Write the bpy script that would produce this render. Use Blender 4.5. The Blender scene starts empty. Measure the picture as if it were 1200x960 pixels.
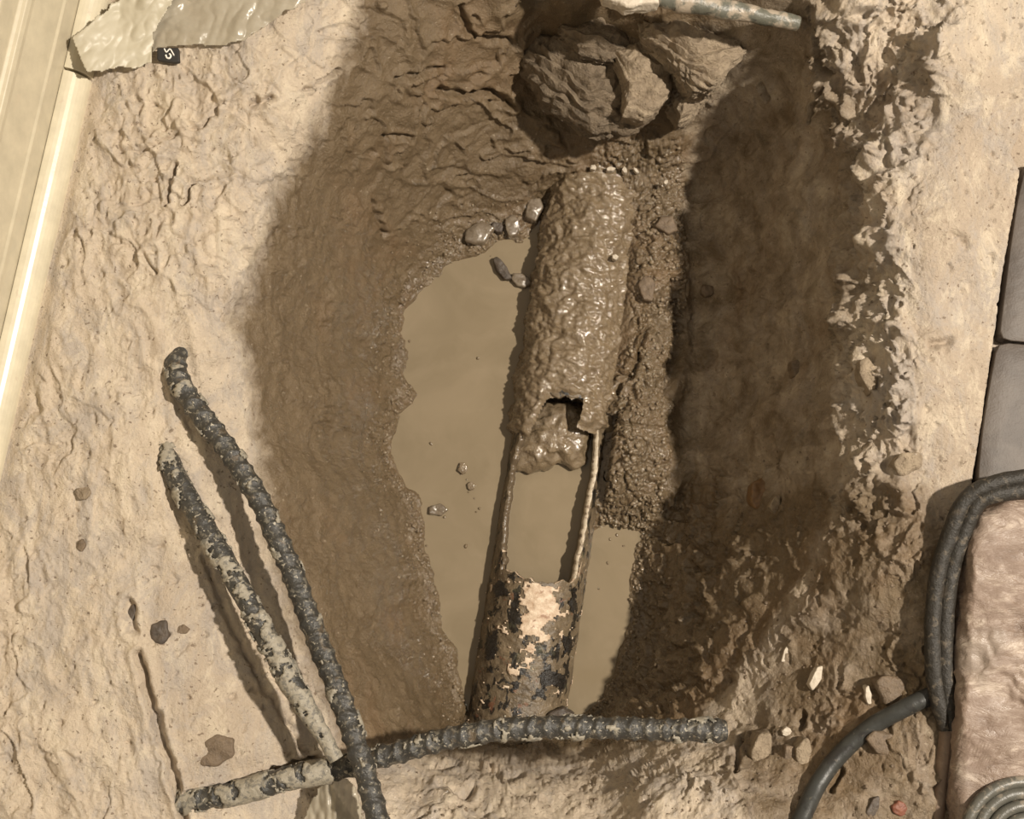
import bpy, math, random
import numpy as np
from mathutils import Vector, Matrix

# ------------------------------------------------------------------ camera
SC = bpy.context.scene
COL = SC.collection
F = 1448.0
PITCH = math.radians(8.0)
CP, SP = math.cos(PITCH), math.sin(PITCH)
CAM = np.array([0.0, -0.14, 1.01])
cam_d = bpy.data.cameras.new('camera')
cam_d.sensor_fit = 'HORIZONTAL'; cam_d.sensor_width = 36.0
cam_d.lens = 36.0 * F / 1200.0
cam_d.clip_start = 0.02; cam_d.clip_end = 50
cam = bpy.data.objects.new('camera', cam_d); COL.objects.link(cam)
cam.location = CAM.tolist(); cam.rotation_euler = (PITCH, 0, 0)
SC.camera = cam

# ------------------------------------------------------------------ light
world = bpy.data.worlds.new('room_light'); SC.world = world
world.use_nodes = True
bg = world.node_tree.nodes['Background']
bg.inputs[0].default_value = (1.0, 0.89, 0.73, 1)
bg.inputs[1].default_value = 0.35
lamp_d = bpy.data.lights.new('room_lamp', 'AREA')
lamp_d.shape = 'DISK'; lamp_d.size = 0.09
lamp_d.energy = 85.0; lamp_d.color = (1.0, 0.91, 0.785)
lamp = bpy.data.objects.new('room_lamp', lamp_d); COL.objects.link(lamp)
LAMP = Vector((1.32, 0.12, 1.95))
lamp.location = LAMP
lamp.rotation_euler = (Vector((0, 0, -0.1)) - LAMP).to_track_quat('-Z', 'Y').to_euler()
SC.view_settings.view_transform = 'Standard'
SC.view_settings.look = 'None'
SC.view_settings.exposure = 0.0
SC.view_settings.gamma = 1.0
SC.view_settings.use_curve_mapping = False

# ------------------------------------------------------------------ helpers
rng = np.random.default_rng(7)
random.seed(7)


def P(px, py, z=0.0):
    """the point of the place at height z that the photograph shows at px, py"""
    d = np.array([px - 600.0, SP * F + CP * (480.0 - py), -CP * F + SP * (480.0 - py)])
    t = (z - CAM[2]) / d[2]
    return CAM + d * t


def PV(px, py, z=0.0):
    return Vector(P(px, py, z).tolist())


def project(X, Y, Z):
    dx, dy, dz = X - CAM[0], Y - CAM[1], Z - CAM[2]
    dep = SP * dy - CP * dz
    up = CP * dy + SP * dz
    return 600 + F * dx / dep, 480 - F * up / dep


_g = rng.normal(size=(1024, 3)).astype(np.float32)
_g /= np.linalg.norm(_g, axis=1, keepdims=True)


def pn(x, y, z, seed=0):
    x = np.asarray(x, np.float32); y = np.asarray(y, np.float32); z = np.asarray(z, np.float32)
    xi = np.floor(x).astype(np.int32); yi = np.floor(y).astype(np.int32); zi = np.floor(z).astype(np.int32)
    xf, yf, zf = x - xi, y - yi, z - zi
    u = xf * xf * xf * (xf * (xf * 6 - 15) + 10)
    v = yf * yf * yf * (yf * (yf * 6 - 15) + 10)
    w = zf * zf * zf * (zf * (zf * 6 - 15) + 10)
    out = np.zeros_like(xf)
    for a in (0, 1):
        hx = (xi + a) * np.int32(73856093)
        for b in (0, 1):
            hy = hx ^ ((yi + b) * np.int32(19349663))
            for c in (0, 1):
                h = hy ^ ((zi + c) * np.int32(83492791)) ^ np.int32(seed * 668265)
                h = (h ^ (h >> 13)) * np.int32(1274126177)
                h = (h ^ (h >> 16)) & 1023
                g = _g[h]
                d = g[..., 0] * (xf - a) + g[..., 1] * (yf - b) + g[..., 2] * (zf - c)
                out += d * (u if a else 1 - u) * (v if b else 1 - v) * (w if c else 1 - w)
    return out * 1.5


np.seterr(over='ignore')


def fbm(x, y, z, f, octv=4, seed=0, gain=0.5):
    s = 0; a = 1.0
    for i in range(octv):
        s = s + a * pn(x * f, y * f, z * f, seed + i * 7)
        a *= gain; f *= 2.03
    return s


def ridged(x, y, z, f, octv=3, seed=0, gain=0.5):
    s = 0; a = 1.0
    for i in range(octv):
        s = s + a * (1 - 2 * np.abs(pn(x * f, y * f, z * f, seed + i * 7)))
        a *= gain; f *= 2.07
    return s


def sstep(a, b, x):
    t = np.clip((x - a) / (b - a), 0, 1)
    return t * t * (3 - 2 * t)


def seg_dist(x, y, pts, closed=False):
    n = len(pts); best = np.full(np.shape(x), 1e9, np.float32)
    for i in range(n if closed else n - 1):
        (ax, ay), (bx, by) = pts[i], pts[(i + 1) % n]
        ex, ey = bx - ax, by - ay
        t = np.clip(((x - ax) * ex + (y - ay) * ey) / (ex * ex + ey * ey + 1e-12), 0, 1)
        best = np.minimum(best, (x - ax - t * ex) ** 2 + (y - ay - t * ey) ** 2)
    return np.sqrt(best)


def sd_poly(x, y, pts):
    d = seg_dist(x, y, pts, True)
    inside = np.zeros(np.shape(x), bool); n = len(pts)
    for i in range(n):
        (ax, ay), (bx, by) = pts[i], pts[(i + 1) % n]
        if ay == by: continue
        c = ((ay > y) != (by > y)) & (x < (bx - ax) * (y - ay) / (by - ay) + ax)
        inside ^= c
    return np.where(inside, -d, d)


def mesh_np(name, V, Q, smooth=True):
    me = bpy.data.meshes.new(name)
    V = np.asarray(V, np.float32); Q = np.asarray(Q, np.int32)
    k = Q.shape[1]
    me.vertices.add(len(V)); me.vertices.foreach_set('co', V.ravel())
    me.loops.add(Q.size); me.loops.foreach_set('vertex_index', Q.ravel())
    me.polygons.add(len(Q))
    me.polygons.foreach_set('loop_start', np.arange(0, Q.size, k, dtype=np.int32))
    me.polygons.foreach_set('loop_total', np.full(len(Q), k, np.int32))
    me.polygons.foreach_set('use_smooth', np.full(len(Q), smooth, bool))
    me.update(calc_edges=True); me.validate()
    return me


def put(name, me, mat, parent=None, label=None, cat=None, group=None, kind=None):
    o = bpy.data.objects.new(name, me); COL.objects.link(o)
    if mat is not None:
        me.materials.append(mat)
    if parent is not None: o.parent = parent
    if label: o['label'] = label
    if cat: o['category'] = cat
    if group: o['group'] = group
    if kind: o['kind'] = kind
    return o


def empty(name, loc, label, cat, group=None, kind=None):
    o = bpy.data.objects.new(name, None); COL.objects.link(o)
    o.empty_display_size = 0.02
    o.location = loc
    o['label'] = label; o['category'] = cat
    if group: o['group'] = group
    if kind: o['kind'] = kind
    return o


def adopt(o, parent):
    """child keeps its world coordinates"""
    o.parent = parent
    o.matrix_parent_inverse = Matrix.Translation(parent.location).inverted()


def grid_quads(nu, nv, close_v=False):
    i = np.arange(nu - 1)[:, None]; j = np.arange(nv if close_v else nv - 1)[None, :]
    jn = (j + 1) % nv
    a = i * nv + j; b = (i + 1) * nv + j; c = (i + 1) * nv + jn; d = i * nv + jn
    return np.stack([a, b, c, d], -1).reshape(-1, 4)


def spline(pts, n):
    """Catmull-Rom through 3-D points, n even samples"""
    p = np.asarray(pts, float)
    p = np.vstack([2 * p[0] - p[1], p, 2 * p[-1] - p[-2]])
    out = []
    for i in range(1, len(p) - 2):
        t = np.linspace(0, 1, 40, endpoint=False)[:, None]
        a, b, c, d = p[i - 1], p[i], p[i + 1], p[i + 2]
        out.append(0.5 * (2 * b + (c - a) * t + (2 * a - 5 * b + 4 * c - d) * t * t + (3 * b - a - 3 * c + d) * t ** 3))
    out.append(p[-2][None]); q = np.vstack(out)
    s = np.r_[0, np.cumsum(np.linalg.norm(np.diff(q, axis=0), axis=1))]
    u = np.linspace(0, s[-1], n)
    return np.stack([np.interp(u, s, q[:, k]) for k in range(3)], 1), u


def tube_coords(path, nth, rad, up=(0, 0, 1)):
    """path (n,3); rad(s_index array, theta array)->(n,nth). theta 0 = up"""
    n = len(path)
    T = np.gradient(path, axis=0); T /= np.linalg.norm(T, axis=1, keepdims=True)
    U = np.tile(np.array(up, float), (n, 1))
    U = U - T * (U * T).sum(1, keepdims=True); U /= np.linalg.norm(U, axis=1, keepdims=True)
    R = np.cross(T, U)
    th = np.linspace(0, 2 * math.pi, nth, endpoint=False)
    r = rad
    C = path[:, None, :] + r[:, :, None] * (np.cos(th)[None, :, None] * U[:, None, :] + np.sin(th)[None, :, None] * R[:, None, :])
    return C, th


def tube_mesh(name, path, nth, r, cap=True):
    C, th = tube_coords(path, nth, r)
    n = len(path)
    V = C.reshape(-1, 3); Q = grid_quads(n, nth, True)[:, ::-1]
    if cap:
        V = np.vstack([V, path[0], path[-1]])
        a, b = n * nth, n * nth + 1
        j = np.arange(nth); jn = (j + 1) % nth
        capA = np.stack([np.full(nth, a), j, jn, np.full(nth, a)], 1)[:, :3]
        capB = np.stack([np.full(nth, b), (n - 1) * nth + jn, (n - 1) * nth + j], 1)
        T = np.vstack([np.c_[Q[:, 0], Q[:, 1], Q[:, 2]], np.c_[Q[:, 0], Q[:, 2], Q[:, 3]], capA, capB])
        return mesh_np(name, V, T)
    return mesh_np(name, V, Q)


def outline_blob(name, pts, ztop, zbot, round_r=0.006, dome=0.004, undercut=0.0, noise=0.002, nf=60, n=120, seed=0,
                 strata=0.0, rings=16, center=None, amp_side=1.0):
    """a solid lump whose plan is the polygon pts (world xy): rounded shoulder, domed top, closed bottom"""
    p = np.asarray(pts, float)
    q = np.vstack([p, p[:1]])
    s = np.r_[0, np.cumsum(np.linalg.norm(np.diff(q, axis=0), axis=1))]
    u = np.linspace(0, s[-1], n, endpoint=False)
    o = np.stack([np.interp(u, s, q[:, 0]), np.interp(u, s, q[:, 1])], 1)
    o = (np.roll(o, 1, 0) + 2 * o + np.roll(o, -1, 0)) / 4
    c = o.mean(0) if center is None else np.array(center)
    size = np.linalg.norm(o - c, axis=1).mean()
    prof = []
    nb = max(4, rings // 3)
    for k in range(nb):                                   # side, bottom to shoulder
        t = k / nb
        prof.append((1 - undercut * (1 - t) ** 1.2, zbot + (ztop - round_r - zbot) * t))
    for k in range(6):                                    # shoulder
        a = k / 6 * math.pi / 2
        prof.append((1 - round_r / size * (1 - math.cos(a)), ztop - round_r + round_r * math.sin(a)))
    f0 = prof[-1][0]
    for k in range(1, rings):                             # top
        t = k / rings
        prof.append((f0 * (1 - t), ztop + dome * (1 - (1 - t) ** 2)))
    V = []
    for f, z in prof:
        V.append(np.c_[c + (o - c) * f, np.full(n, z)])
    V = np.array(V); m = len(prof)
    X, Y, Z = V[..., 0], V[..., 1], V[..., 2]
    d = noise * fbm(X, Y, Z, nf, 4, seed) + noise * 0.6 * ridged(X, Y, Z, nf * 0.8, 2, seed + 3)
    if strata:
        w = fbm(X, Y, Z, 22, 3, seed + 11) * 1.1 + (X * 0.35 + Y * 0.7 + Z * 1.6) * 85
        fr = w - np.floor(w)
        d = d + strata * (np.minimum(fr / 0.8, 1) - (fr > 0.8) * (fr - 0.8) / 0.2)
    cen = np.array([c[0], c[1], (ztop + zbot) / 2])
    dirv = V - cen; dirv /= np.linalg.norm(dirv, axis=2, keepdims=True) + 1e-9
    V = V + dirv * d[..., None]
    Q = grid_quads(m, n, True)
    tip = V[-1].mean(0); bot = np.array([c[0], c[1], zbot])
    VV = np.vstack([V.reshape(-1, 3), tip, bot])
    j = np.arange(n); jn = (j + 1) % n
    T = np.vstack([Q[:, [0, 3, 2]], Q[:, [0, 2, 1]],
                   np.stack([np.full(n, m * n), (m - 1) * n + j, (m - 1) * n + jn], 1),
                   np.stack([np.full(n, m * n + 1), jn, j], 1)])
    return mesh_np(name, VV, T)


def wpts(px_pts, z):
    return [tuple(P(a, b, z)[:2]) for a, b in px_pts]


# ------------------------------------------------------------------ materials
class NT:
    def __init__(self, name):
        self.m = bpy.data.materials.new(name); self.m.use_nodes = True
        self.t = self.m.node_tree; self.b = self.t.nodes['Principled BSDF']
        self.co = self.t.nodes.new('ShaderNodeTexCoord')

    def n(self, kind, **kw):
        x = self.t.nodes.new(kind)
        for k, v in kw.items():
            if isinstance(k, str) and hasattr(x, k): setattr(x, k, v)
        return x

    def l(self, a, b): self.t.links.new(a, b)

    def noise(self, scale, detail=4, rough=0.55, dist=0.0, stretch=None):
        x = self.n('ShaderNodeTexNoise')
        x.inputs['Scale'].default_value = scale; x.inputs['Detail'].default_value = detail
        x.inputs['Roughness'].default_value = rough; x.inputs['Distortion'].default_value = dist
        src = self.co.outputs['Object']
        if stretch:
            mp = self.n('ShaderNodeMapping'); mp.inputs['Scale'].default_value = stretch
            self.l(src, mp.inputs[0]); src = mp.outputs[0]
        self.l(src, x.inputs['Vector'])
        return x.outputs['Fac']

    def ramp(self, fac, stops, interp='LINEAR'):
        r = self.n('ShaderNodeValToRGB'); r.color_ramp.interpolation = interp
        els = r.color_ramp.elements
        while len(els) < len(stops): els.new(0.5)
        for e, (p, c) in zip(els, stops):
            e.position = p
            e.color = (c[0], c[1], c[2], 1) if not isinstance(c, (int, float)) else (c, c, c, 1)
        self.l(fac, r.inputs[0]); return r.outputs[0]

    def mix(self, fac, a, b, mode='MIX'):
        x = self.n('ShaderNodeMix'); x.data_type = 'RGBA'; x.blend_type = mode
        for s, v in ((x.inputs[0], fac), (x.inputs[6], a), (x.inputs[7], b)):
            if isinstance(v, (int, float)): s.default_value = v
            elif isinstance(v, tuple): s.default_value = (v[0], v[1], v[2], 1)
            else: self.l(v, s)
        return x.outputs[2]

    def attr(self, name):
        x = self.n('ShaderNodeAttribute'); x.attribute_name = name
        return x.outputs['Fac']

    def math(self, op, a, b=0.0, clamp=False):
        x = self.n('ShaderNodeMath'); x.operation = op; x.use_clamp = clamp
        for s, v in ((x.inputs[0], a), (x.inputs[1], b)):
            if isinstance(v, (int, float)): s.default_value = v
            else: self.l(v, s)
        return x.outputs[0]

    def bump(self, h, dist, strength=1.0, prev=None):
        x = self.n('ShaderNodeBump'); x.inputs['Distance'].default_value = dist
        x.inputs['Strength'].default_value = strength
        self.l(h, x.inputs['Height'])
        if prev is not None: self.l(prev, x.inputs['Normal'])
        return x.outputs[0]

    def out(self, color=None, rough=None, normal=None, **kw):
        b = self.b
        for s, v in (('Base Color', color), ('Roughness', rough), ('Normal', normal)):
            if v is None: continue
            if isinstance(v, (int, float)): b.inputs[s].default_value = v
            elif isinstance(v, tuple): b.inputs[s].default_value = (v[0], v[1], v[2], 1)
            else: self.l(v, b.inputs[s])
        for k, v in kw.items(): b.inputs[k.replace('_', ' ')].default_value = v
        return self.m


DRY = (0.600, 0.495, 0.372); DRY2 = (0.490, 0.398, 0.300)
PINK = (0.385, 0.305, 0.228)
WET = (0.190, 0.135, 0.077); WET2 = (0.128, 0.088, 0.048)


def m_ground():
    t = NT('excavated_clay')
    big = t.noise(9, 5, 0.6, 0.6); mid = t.noise(60, 6, 0.65, 0.4); fine = t.noise(420, 4, 0.7); grain = t.noise(1500, 2, 0.6)
    dry = t.mix(t.ramp(mid, [(0.35, 0.0), (0.68, 1.0)]), DRY2, DRY)
    dry = t.mix(t.math('MULTIPLY', t.attr('pink'), 0.85), dry, PINK)
    greyish = t.ramp(t.noise(20, 8, 0.78, 0.8, (1.3, 0.7, 1)), [(0.46, 0.0), (0.60, 1.0)])
    dry = t.mix(t.math('MULTIPLY', greyish, 0.65), dry, (0.375, 0.330, 0.292))
    lite = t.ramp(t.noise(34, 8, 0.78, 0.5, (1.3, 0.7, 1)), [(0.50, 0.0), (0.62, 1.0)])
    dry = t.mix(t.math('MULTIPLY', lite, 0.6), dry, (0.66, 0.56, 0.42))
    wet = t.mix(t.ramp(mid, [(0.3, 0.0), (0.7, 1.0)]), WET2, WET)
    red = t.ramp(big, [(0.5, 0.0), (0.72, 1.0)])
    wet = t.mix(t.math('MULTIPLY', red, 0.5), wet, (0.215, 0.130, 0.066))
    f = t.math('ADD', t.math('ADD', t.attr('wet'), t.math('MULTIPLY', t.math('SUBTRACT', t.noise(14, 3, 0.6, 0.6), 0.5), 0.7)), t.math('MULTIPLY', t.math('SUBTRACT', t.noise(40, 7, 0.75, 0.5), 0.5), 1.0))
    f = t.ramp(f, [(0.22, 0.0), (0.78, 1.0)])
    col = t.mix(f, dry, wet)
    spots = t.ramp(t.noise(240, 3, 0.5), [(0.645, 0.0), (0.70, 1.0)])
    col = t.mix(t.math('MULTIPLY', spots, 0.70), col, (0.13, 0.085, 0.05))
    pale = t.ramp(t.noise(310, 2, 0.5, 0.5), [(0.68, 0.0), (0.74, 1.0)])
    col = t.mix(t.math('MULTIPLY', pale, 0.35), col, (0.60, 0.50, 0.38))
    r = t.math('ADD', t.mix(f, (0.76,) * 3, (0.46,) * 3), t.math('MULTIPLY', t.math('SUBTRACT', mid, 0.5), 0.4))
    r = t.math('SUBTRACT', r, t.math('MULTIPLY', t.attr('gloss'), 0.30), True)
    r = t.math('MAXIMUM', r, 0.12)
    b0 = t.bump(mid, 0.0045, 0.7); b = t.bump(fine, 0.0019, 0.9, b0); b = t.bump(grain, 0.0005, 0.6, b)
    t.l(t.math('MULTIPLY', t.attr('gloss'), 0.8), t.b.inputs['Coat Weight']); t.b.inputs['Coat Roughness'].default_value = 0.10
    t.l(b0, t.b.inputs['Coat Normal'])
    return t.out(col, r, b, Specular_IOR_Level=0.5)


def m_mud(name, a, b_, rough=0.4, scale=80, bump=0.0025, spec=0.5):
    t = NT(name)
    mid = t.noise(scale, 5, 0.65, 0.5); fine = t.noise(scale * 6, 3, 0.7)
    col = t.mix(t.ramp(mid, [(0.32, 0.0), (0.7, 1.0)]), b_, a)
    n0 = t.bump(mid, bump * .5, 0.6); n = t.bump(mid, bump, 0.7); n = t.bump(fine, bump * 0.4, 0.8, n)
    r = t.math('ADD', rough - 0.15, t.math('MULTIPLY', mid, 0.3))
    if rough < 0.3:
        r = t.ramp(t.noise(scale * .7, 3, 0.6), [(0.42, 0.12), (0.62, 0.50)])
        t.b.inputs['Coat Weight'].default_value = 0.9; t.b.inputs['Coat Roughness'].default_value = 0.12; t.l(n0, t.b.inputs['Coat Normal'])
    return t.out(col, r, n, Specular_IOR_Level=spec)


def m_patch(name, base, stops_layers, rough=0.5, bump=0.001, scale=120, metallic=0.0):
    """base colour with noise-cut patches: layers of (noise scale, low, high, colour, amount)"""
    t = NT(name); col = t.mix(0.0, base, base)
    v = t.noise(scale, 4, 0.6)
    col = t.mix(v, tuple(c * 0.75 for c in base), tuple(min(1, c * 1.25) for c in base))
    for sc, lo, hi, c, am in stops_layers:
        f = t.ramp(t.noise(sc, 5, 0.6, 0.4), [(lo, 0.0), (hi, 1.0)])
        col = t.mix(t.math('MULTIPLY', f, am), col, c)
    n = t.bump(v, bump, 0.8); n = t.bump(t.noise(scale * 5, 3, 0.6), bump * 0.4, 0.7, n)
    return t.out(col, rough, n, Metallic=metallic)


M_GROUND = m_ground()
M_MUD = m_mud('wet_brown_mud', (0.255, 0.185, 0.108), (0.150, 0.104, 0.058), 0.36)
M_MUDG = m_mud('glossy_wet_mud', (0.250, 0.185, 0.112), (0.165, 0.118, 0.070), 0.27, 110, 0.003)
M_CLOD = m_mud('grey_brown_clay', (0.235, 0.178, 0.118), (0.125, 0.092, 0.058), 0.62, 90, 0.006)
M_CLODP = m_mud('pale_clay', (0.390, 0.305, 0.210), (0.215, 0.162, 0.108), 0.7, 90, 0.006)
M_DRYMUD = m_mud('dried_pale_mud', (0.500, 0.425, 0.320), (0.330, 0.275, 0.205), 0.75, 160, 0.002)
M_STONE = m_mud('dark_stone', (0.100, 0.075, 0.055), (0.055, 0.042, 0.032), 0.5, 150, 0.0012)
M_STONEB = m_mud('brown_stone', (0.215, 0.155, 0.100), (0.120, 0.085, 0.055), 0.45, 120, 0.003)
M_STONEG = m_mud('grey_wet_stone', (0.215, 0.170, 0.120), (0.135, 0.102, 0.070), 0.25, 120, 0.001)
M_STONEO = m_mud('orange_stone', (0.230, 0.125, 0.045), (0.120, 0.062, 0.025), 0.35, 140, 0.001)
M_STONER = m_mud('red_stone', (0.240, 0.090, 0.050), (0.150, 0.055, 0.035), 0.5, 140, 0.001)
M_PLASTER = m_mud('white_plaster', (0.620, 0.545, 0.440), (0.440, 0.370, 0.285), 0.6, 140, 0.001)
M_REBAR = m_patch('muddy_rebar_steel', (0.040, 0.037, 0.032),
                  [(200, 0.54, 0.62, (0.17, 0.15, 0.115), 0.8), (330, 0.61, 0.66, (0.46, 0.41, 0.32), 0.8), (90, 0.6, 0.7, (0.12, 0.085, 0.05), 0.7)], 0.38, 0.0015, 200)
M_REBARMUD = m_patch('grey_mud_on_rebar', (0.300, 0.265, 0.205),
                     [(230, 0.5, 0.60, (0.13, 0.12, 0.10), 0.85), (420, 0.62, 0.68, (0.48, 0.44, 0.36), 0.8)], 0.55, 0.0015, 200)
M_RUBBER = m_patch('muddy_black_rubber', (0.022, 0.018, 0.013), [(140, 0.56, 0.68, (0.17, 0.135, 0.095), 0.6), (60, 0.6, 0.7, (0.09, 0.07, 0.05), 0.6)], 0.58, 0.002, 150)
M_HOSE = m_patch('dark_grey_hose', (0.036, 0.036, 0.032), [(70, 0.55, 0.62, (0.022, 0.02, 0.018), 0.9), (180, 0.62, 0.68, (0.13, 0.11, 0.085), 0.6)], 0.42, 0.0006, 150)
def m_slab():
    t = NT('pink_mud_smear')
    a = t.noise(16, 6, 0.65, 1.5, (1.0, 1.9, 1)); b = t.noise(48, 5, 0.7, 1.0, (0.7, 1.8, 1)); c = t.noise(9, 3, 0.5, 0.4)
    col = t.ramp(a, [(0.30, (0.12, 0.078, 0.055)), (0.43, (0.21, 0.148, 0.110)), (0.55, (0.28, 0.208, 0.160)), (0.66, (0.48, 0.39, 0.31))])
    col = t.mix(t.math('MULTIPLY', t.ramp(b, [(0.50, 0.0), (0.60, 1.0)]), 0.65), col, (0.20, 0.14, 0.105))
    col = t.mix(t.math('MULTIPLY', t.ramp(c, [(0.52, 0.0), (0.62, 1.0)]), 0.5), col, (0.31, 0.26, 0.215))
    n = t.bump(a, 0.006, 0.6); n = t.bump(b, 0.003, 0.6, n)
    return t.out(col, t.ramp(b, [(0.35, 0.3), (0.6, 0.65)]), n)


M_SLAB = m_slab()
M_LATH = m_patch('muddy_lath_wood', (0.200, 0.140, 0.100), [(60, 0.55, 0.65, (0.28, 0.21, 0.155), 0.6)], 0.6, 0.0008, 120)
M_TILE = m_patch('dusty_dark_floor', (0.064, 0.048, 0.037), [(14, 0.52, 0.62, (0.098, 0.077, 0.061), 0.7), (120, 0.62, 0.7, (0.08, 0.065, 0.055), 0.6)], 0.55, 0.0006, 120)
M_PAINT = m_patch('cream_paint', (0.520, 0.455, 0.330), [(50, 0.6, 0.75, (0.56, 0.46, 0.33), 0.5)], 0.38, 0.0002, 60)
M_PAINTW = m_patch('white_trim_paint', (0.600, 0.535, 0.395), [(70, 0.64, 0.70, (0.52, 0.43, 0.32), 0.6)], 0.32, 0.0002, 60)
M_WALL = m_patch('cream_wall_paint', (0.500, 0.440, 0.325), [(50, 0.6, 0.75, (0.56, 0.46, 0.33), 0.4)], 0.6, 0.0002, 60)
M_RODG = m_patch('grey_green_rod', (0.125, 0.122, 0.095), [(60, 0.46, 0.56, (0.38, 0.31, 0.235), 0.9), (150, 0.62, 0.68, (0.06, 0.055, 0.045), 0.9)], 0.4, 0.0012, 120)
M_RING = m_patch('grey_ribbed_plastic', (0.095, 0.090, 0.074), [(120, 0.55, 0.65, (0.32, 0.27, 0.21), 0.7)], 0.4, 0.0006, 140)
M_BLACK = m_patch('black_tag_fabric', (0.020, 0.018, 0.017), [], 0.6, 0.0002, 300)
M_WHITE = m_patch('white_print', (0.75, 0.72, 0.66), [], 0.6, 0.0001, 300)
M_GREYFILM = m_patch('grey_print', (0.270, 0.255, 0.220), [], 0.4, 0.0002, 100)
M_WOODCUT = m_patch('brown_tape', (0.330, 0.235, 0.150), [(120, 0.5, 0.62, (0.24, 0.165, 0.10), 0.7)], 0.5, 0.0004, 120)


def m_water():
    t = NT('milky_brown_water')
    a = t.noise(9, 4, 0.55, 1.2); b = t.noise(30, 4, 0.6, 0.6)
    col = t.mix(t.ramp(a, [(0.35, 0.0), (0.68, 1.0)]), (0.222, 0.174, 0.110), (0.262, 0.206, 0.134))
    col = t.mix(t.math('MULTIPLY', t.ramp(b, [(0.5, 0.0), (0.7, 1.0)]), 0.25), col, (0.30, 0.238, 0.16))
    return t.out(col, 0.10, t.bump(b, 0.0006, 0.25), Specular_IOR_Level=0.4)


M_WATER = m_water()


def m_pipe():
    t = NT('corroded_pipe')
    v = t.noise(70, 5, 0.65, 0.4)
    col = t.mix(t.ramp(v, [(0.32, 0.0), (0.7, 1.0)]), (0.085, 0.062, 0.038), (0.215, 0.160, 0.098))
    blk = t.ramp(t.noise(85, 4, 0.6, 0.5, (1, 0.6, 1)), [(0.535, 0.0), (0.57, 1.0)])
    col = t.mix(t.math('MULTIPLY', blk, 0.95), col, (0.010, 0.008, 0.006))
    red = t.ramp(t.noise(75, 4, 0.6, 0.3), [(0.64, 0.0), (0.70, 1.0)])
    col = t.mix(t.math('MULTIPLY', red, 0.7), col, (0.20, 0.085, 0.045))
    grn = t.ramp(t.noise(50, 4, 0.6, 0.3), [(0.60, 0.0), (0.72, 1.0)])
    col = t.mix(t.math('MULTIPLY', grn, 0.6), col, (0.11, 0.105, 0.062))
    pal = t.ramp(t.noise(190, 3, 0.6, 0.8), [(0.66, 0.0), (0.69, 1.0)])
    col = t.mix(t.math('MULTIPLY', pal, 0.9), col, (0.50, 0.38, 0.26))
    n = t.bump(blk, 0.0018, -0.6); n = t.bump(v, 0.003, 0.8, n); n = t.bump(t.noise(420, 3, 0.6), 0.0008, 0.8, n)
    return t.out(col, 0.42, n)


def m_flake():
    t = NT('peeling_cream_coating')
    v = t.noise(110, 5, 0.65, 0.4)
    col = t.mix(t.ramp(v, [(0.32, 0.0), (0.66, 1.0)]), (0.45, 0.31, 0.20), (0.74, 0.60, 0.45))
    red = t.ramp(t.noise(130, 4, 0.6, 0.5), [(0.60, 0.0), (0.67, 1.0)])
    col = t.mix(t.math('MULTIPLY', red, 0.75), col, (0.27, 0.135, 0.075))
    n = t.bump(v, 0.002, 0.8); n = t.bump(t.noise(600, 3, 0.6), 0.0006, 0.6, n)
    return t.out(col, 0.5, n)


M_PIPE = m_pipe(); M_FLAKE = m_flake()
M_RIM = m_patch('pale_broken_edge', (0.560, 0.470, 0.350), [(160, 0.55, 0.64, (0.16, 0.10, 0.065), 0.8)], 0.45, 0.0008, 200)


def m_film():
    t = NT('clear_plastic_film')
    b = t.noise(26, 5, 0.6, 1.0); c = t.noise(120, 3, 0.6)
    n = t.bump(b, 0.0018, 0.5); n = t.bump(c, 0.0002, 0.4, n)
    m = t.out((0.46, 0.41, 0.32), 0.25, n)
    tr = t.n('ShaderNodeBsdfTransparent'); tr.inputs[0].default_value = (0.95, 0.92, 0.86, 1)
    mx = t.n('ShaderNodeMixShader')
    f = t.ramp(b, [(0.3, 0.50), (0.7, 0.72)])
    t.l(f, mx.inputs[0]); t.l(tr.outputs[0], mx.inputs[1]); t.l(t.b.outputs[0], mx.inputs[2])
    t.l(mx.outputs[0], t.t.nodes['Material Output'].inputs[0])
    return m


def m_paper():
    t = NT('crumpled_white_plastic')
    b = t.noise(24, 4, 0.55, 1.2)
    n = t.bump(b, 0.0018, 0.5)
    return t.out(t.mix(b, (0.42, 0.375, 0.28), (0.52, 0.47, 0.36)), 0.45, n)


M_FILM = m_film(); M_PAPER = m_paper()

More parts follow.
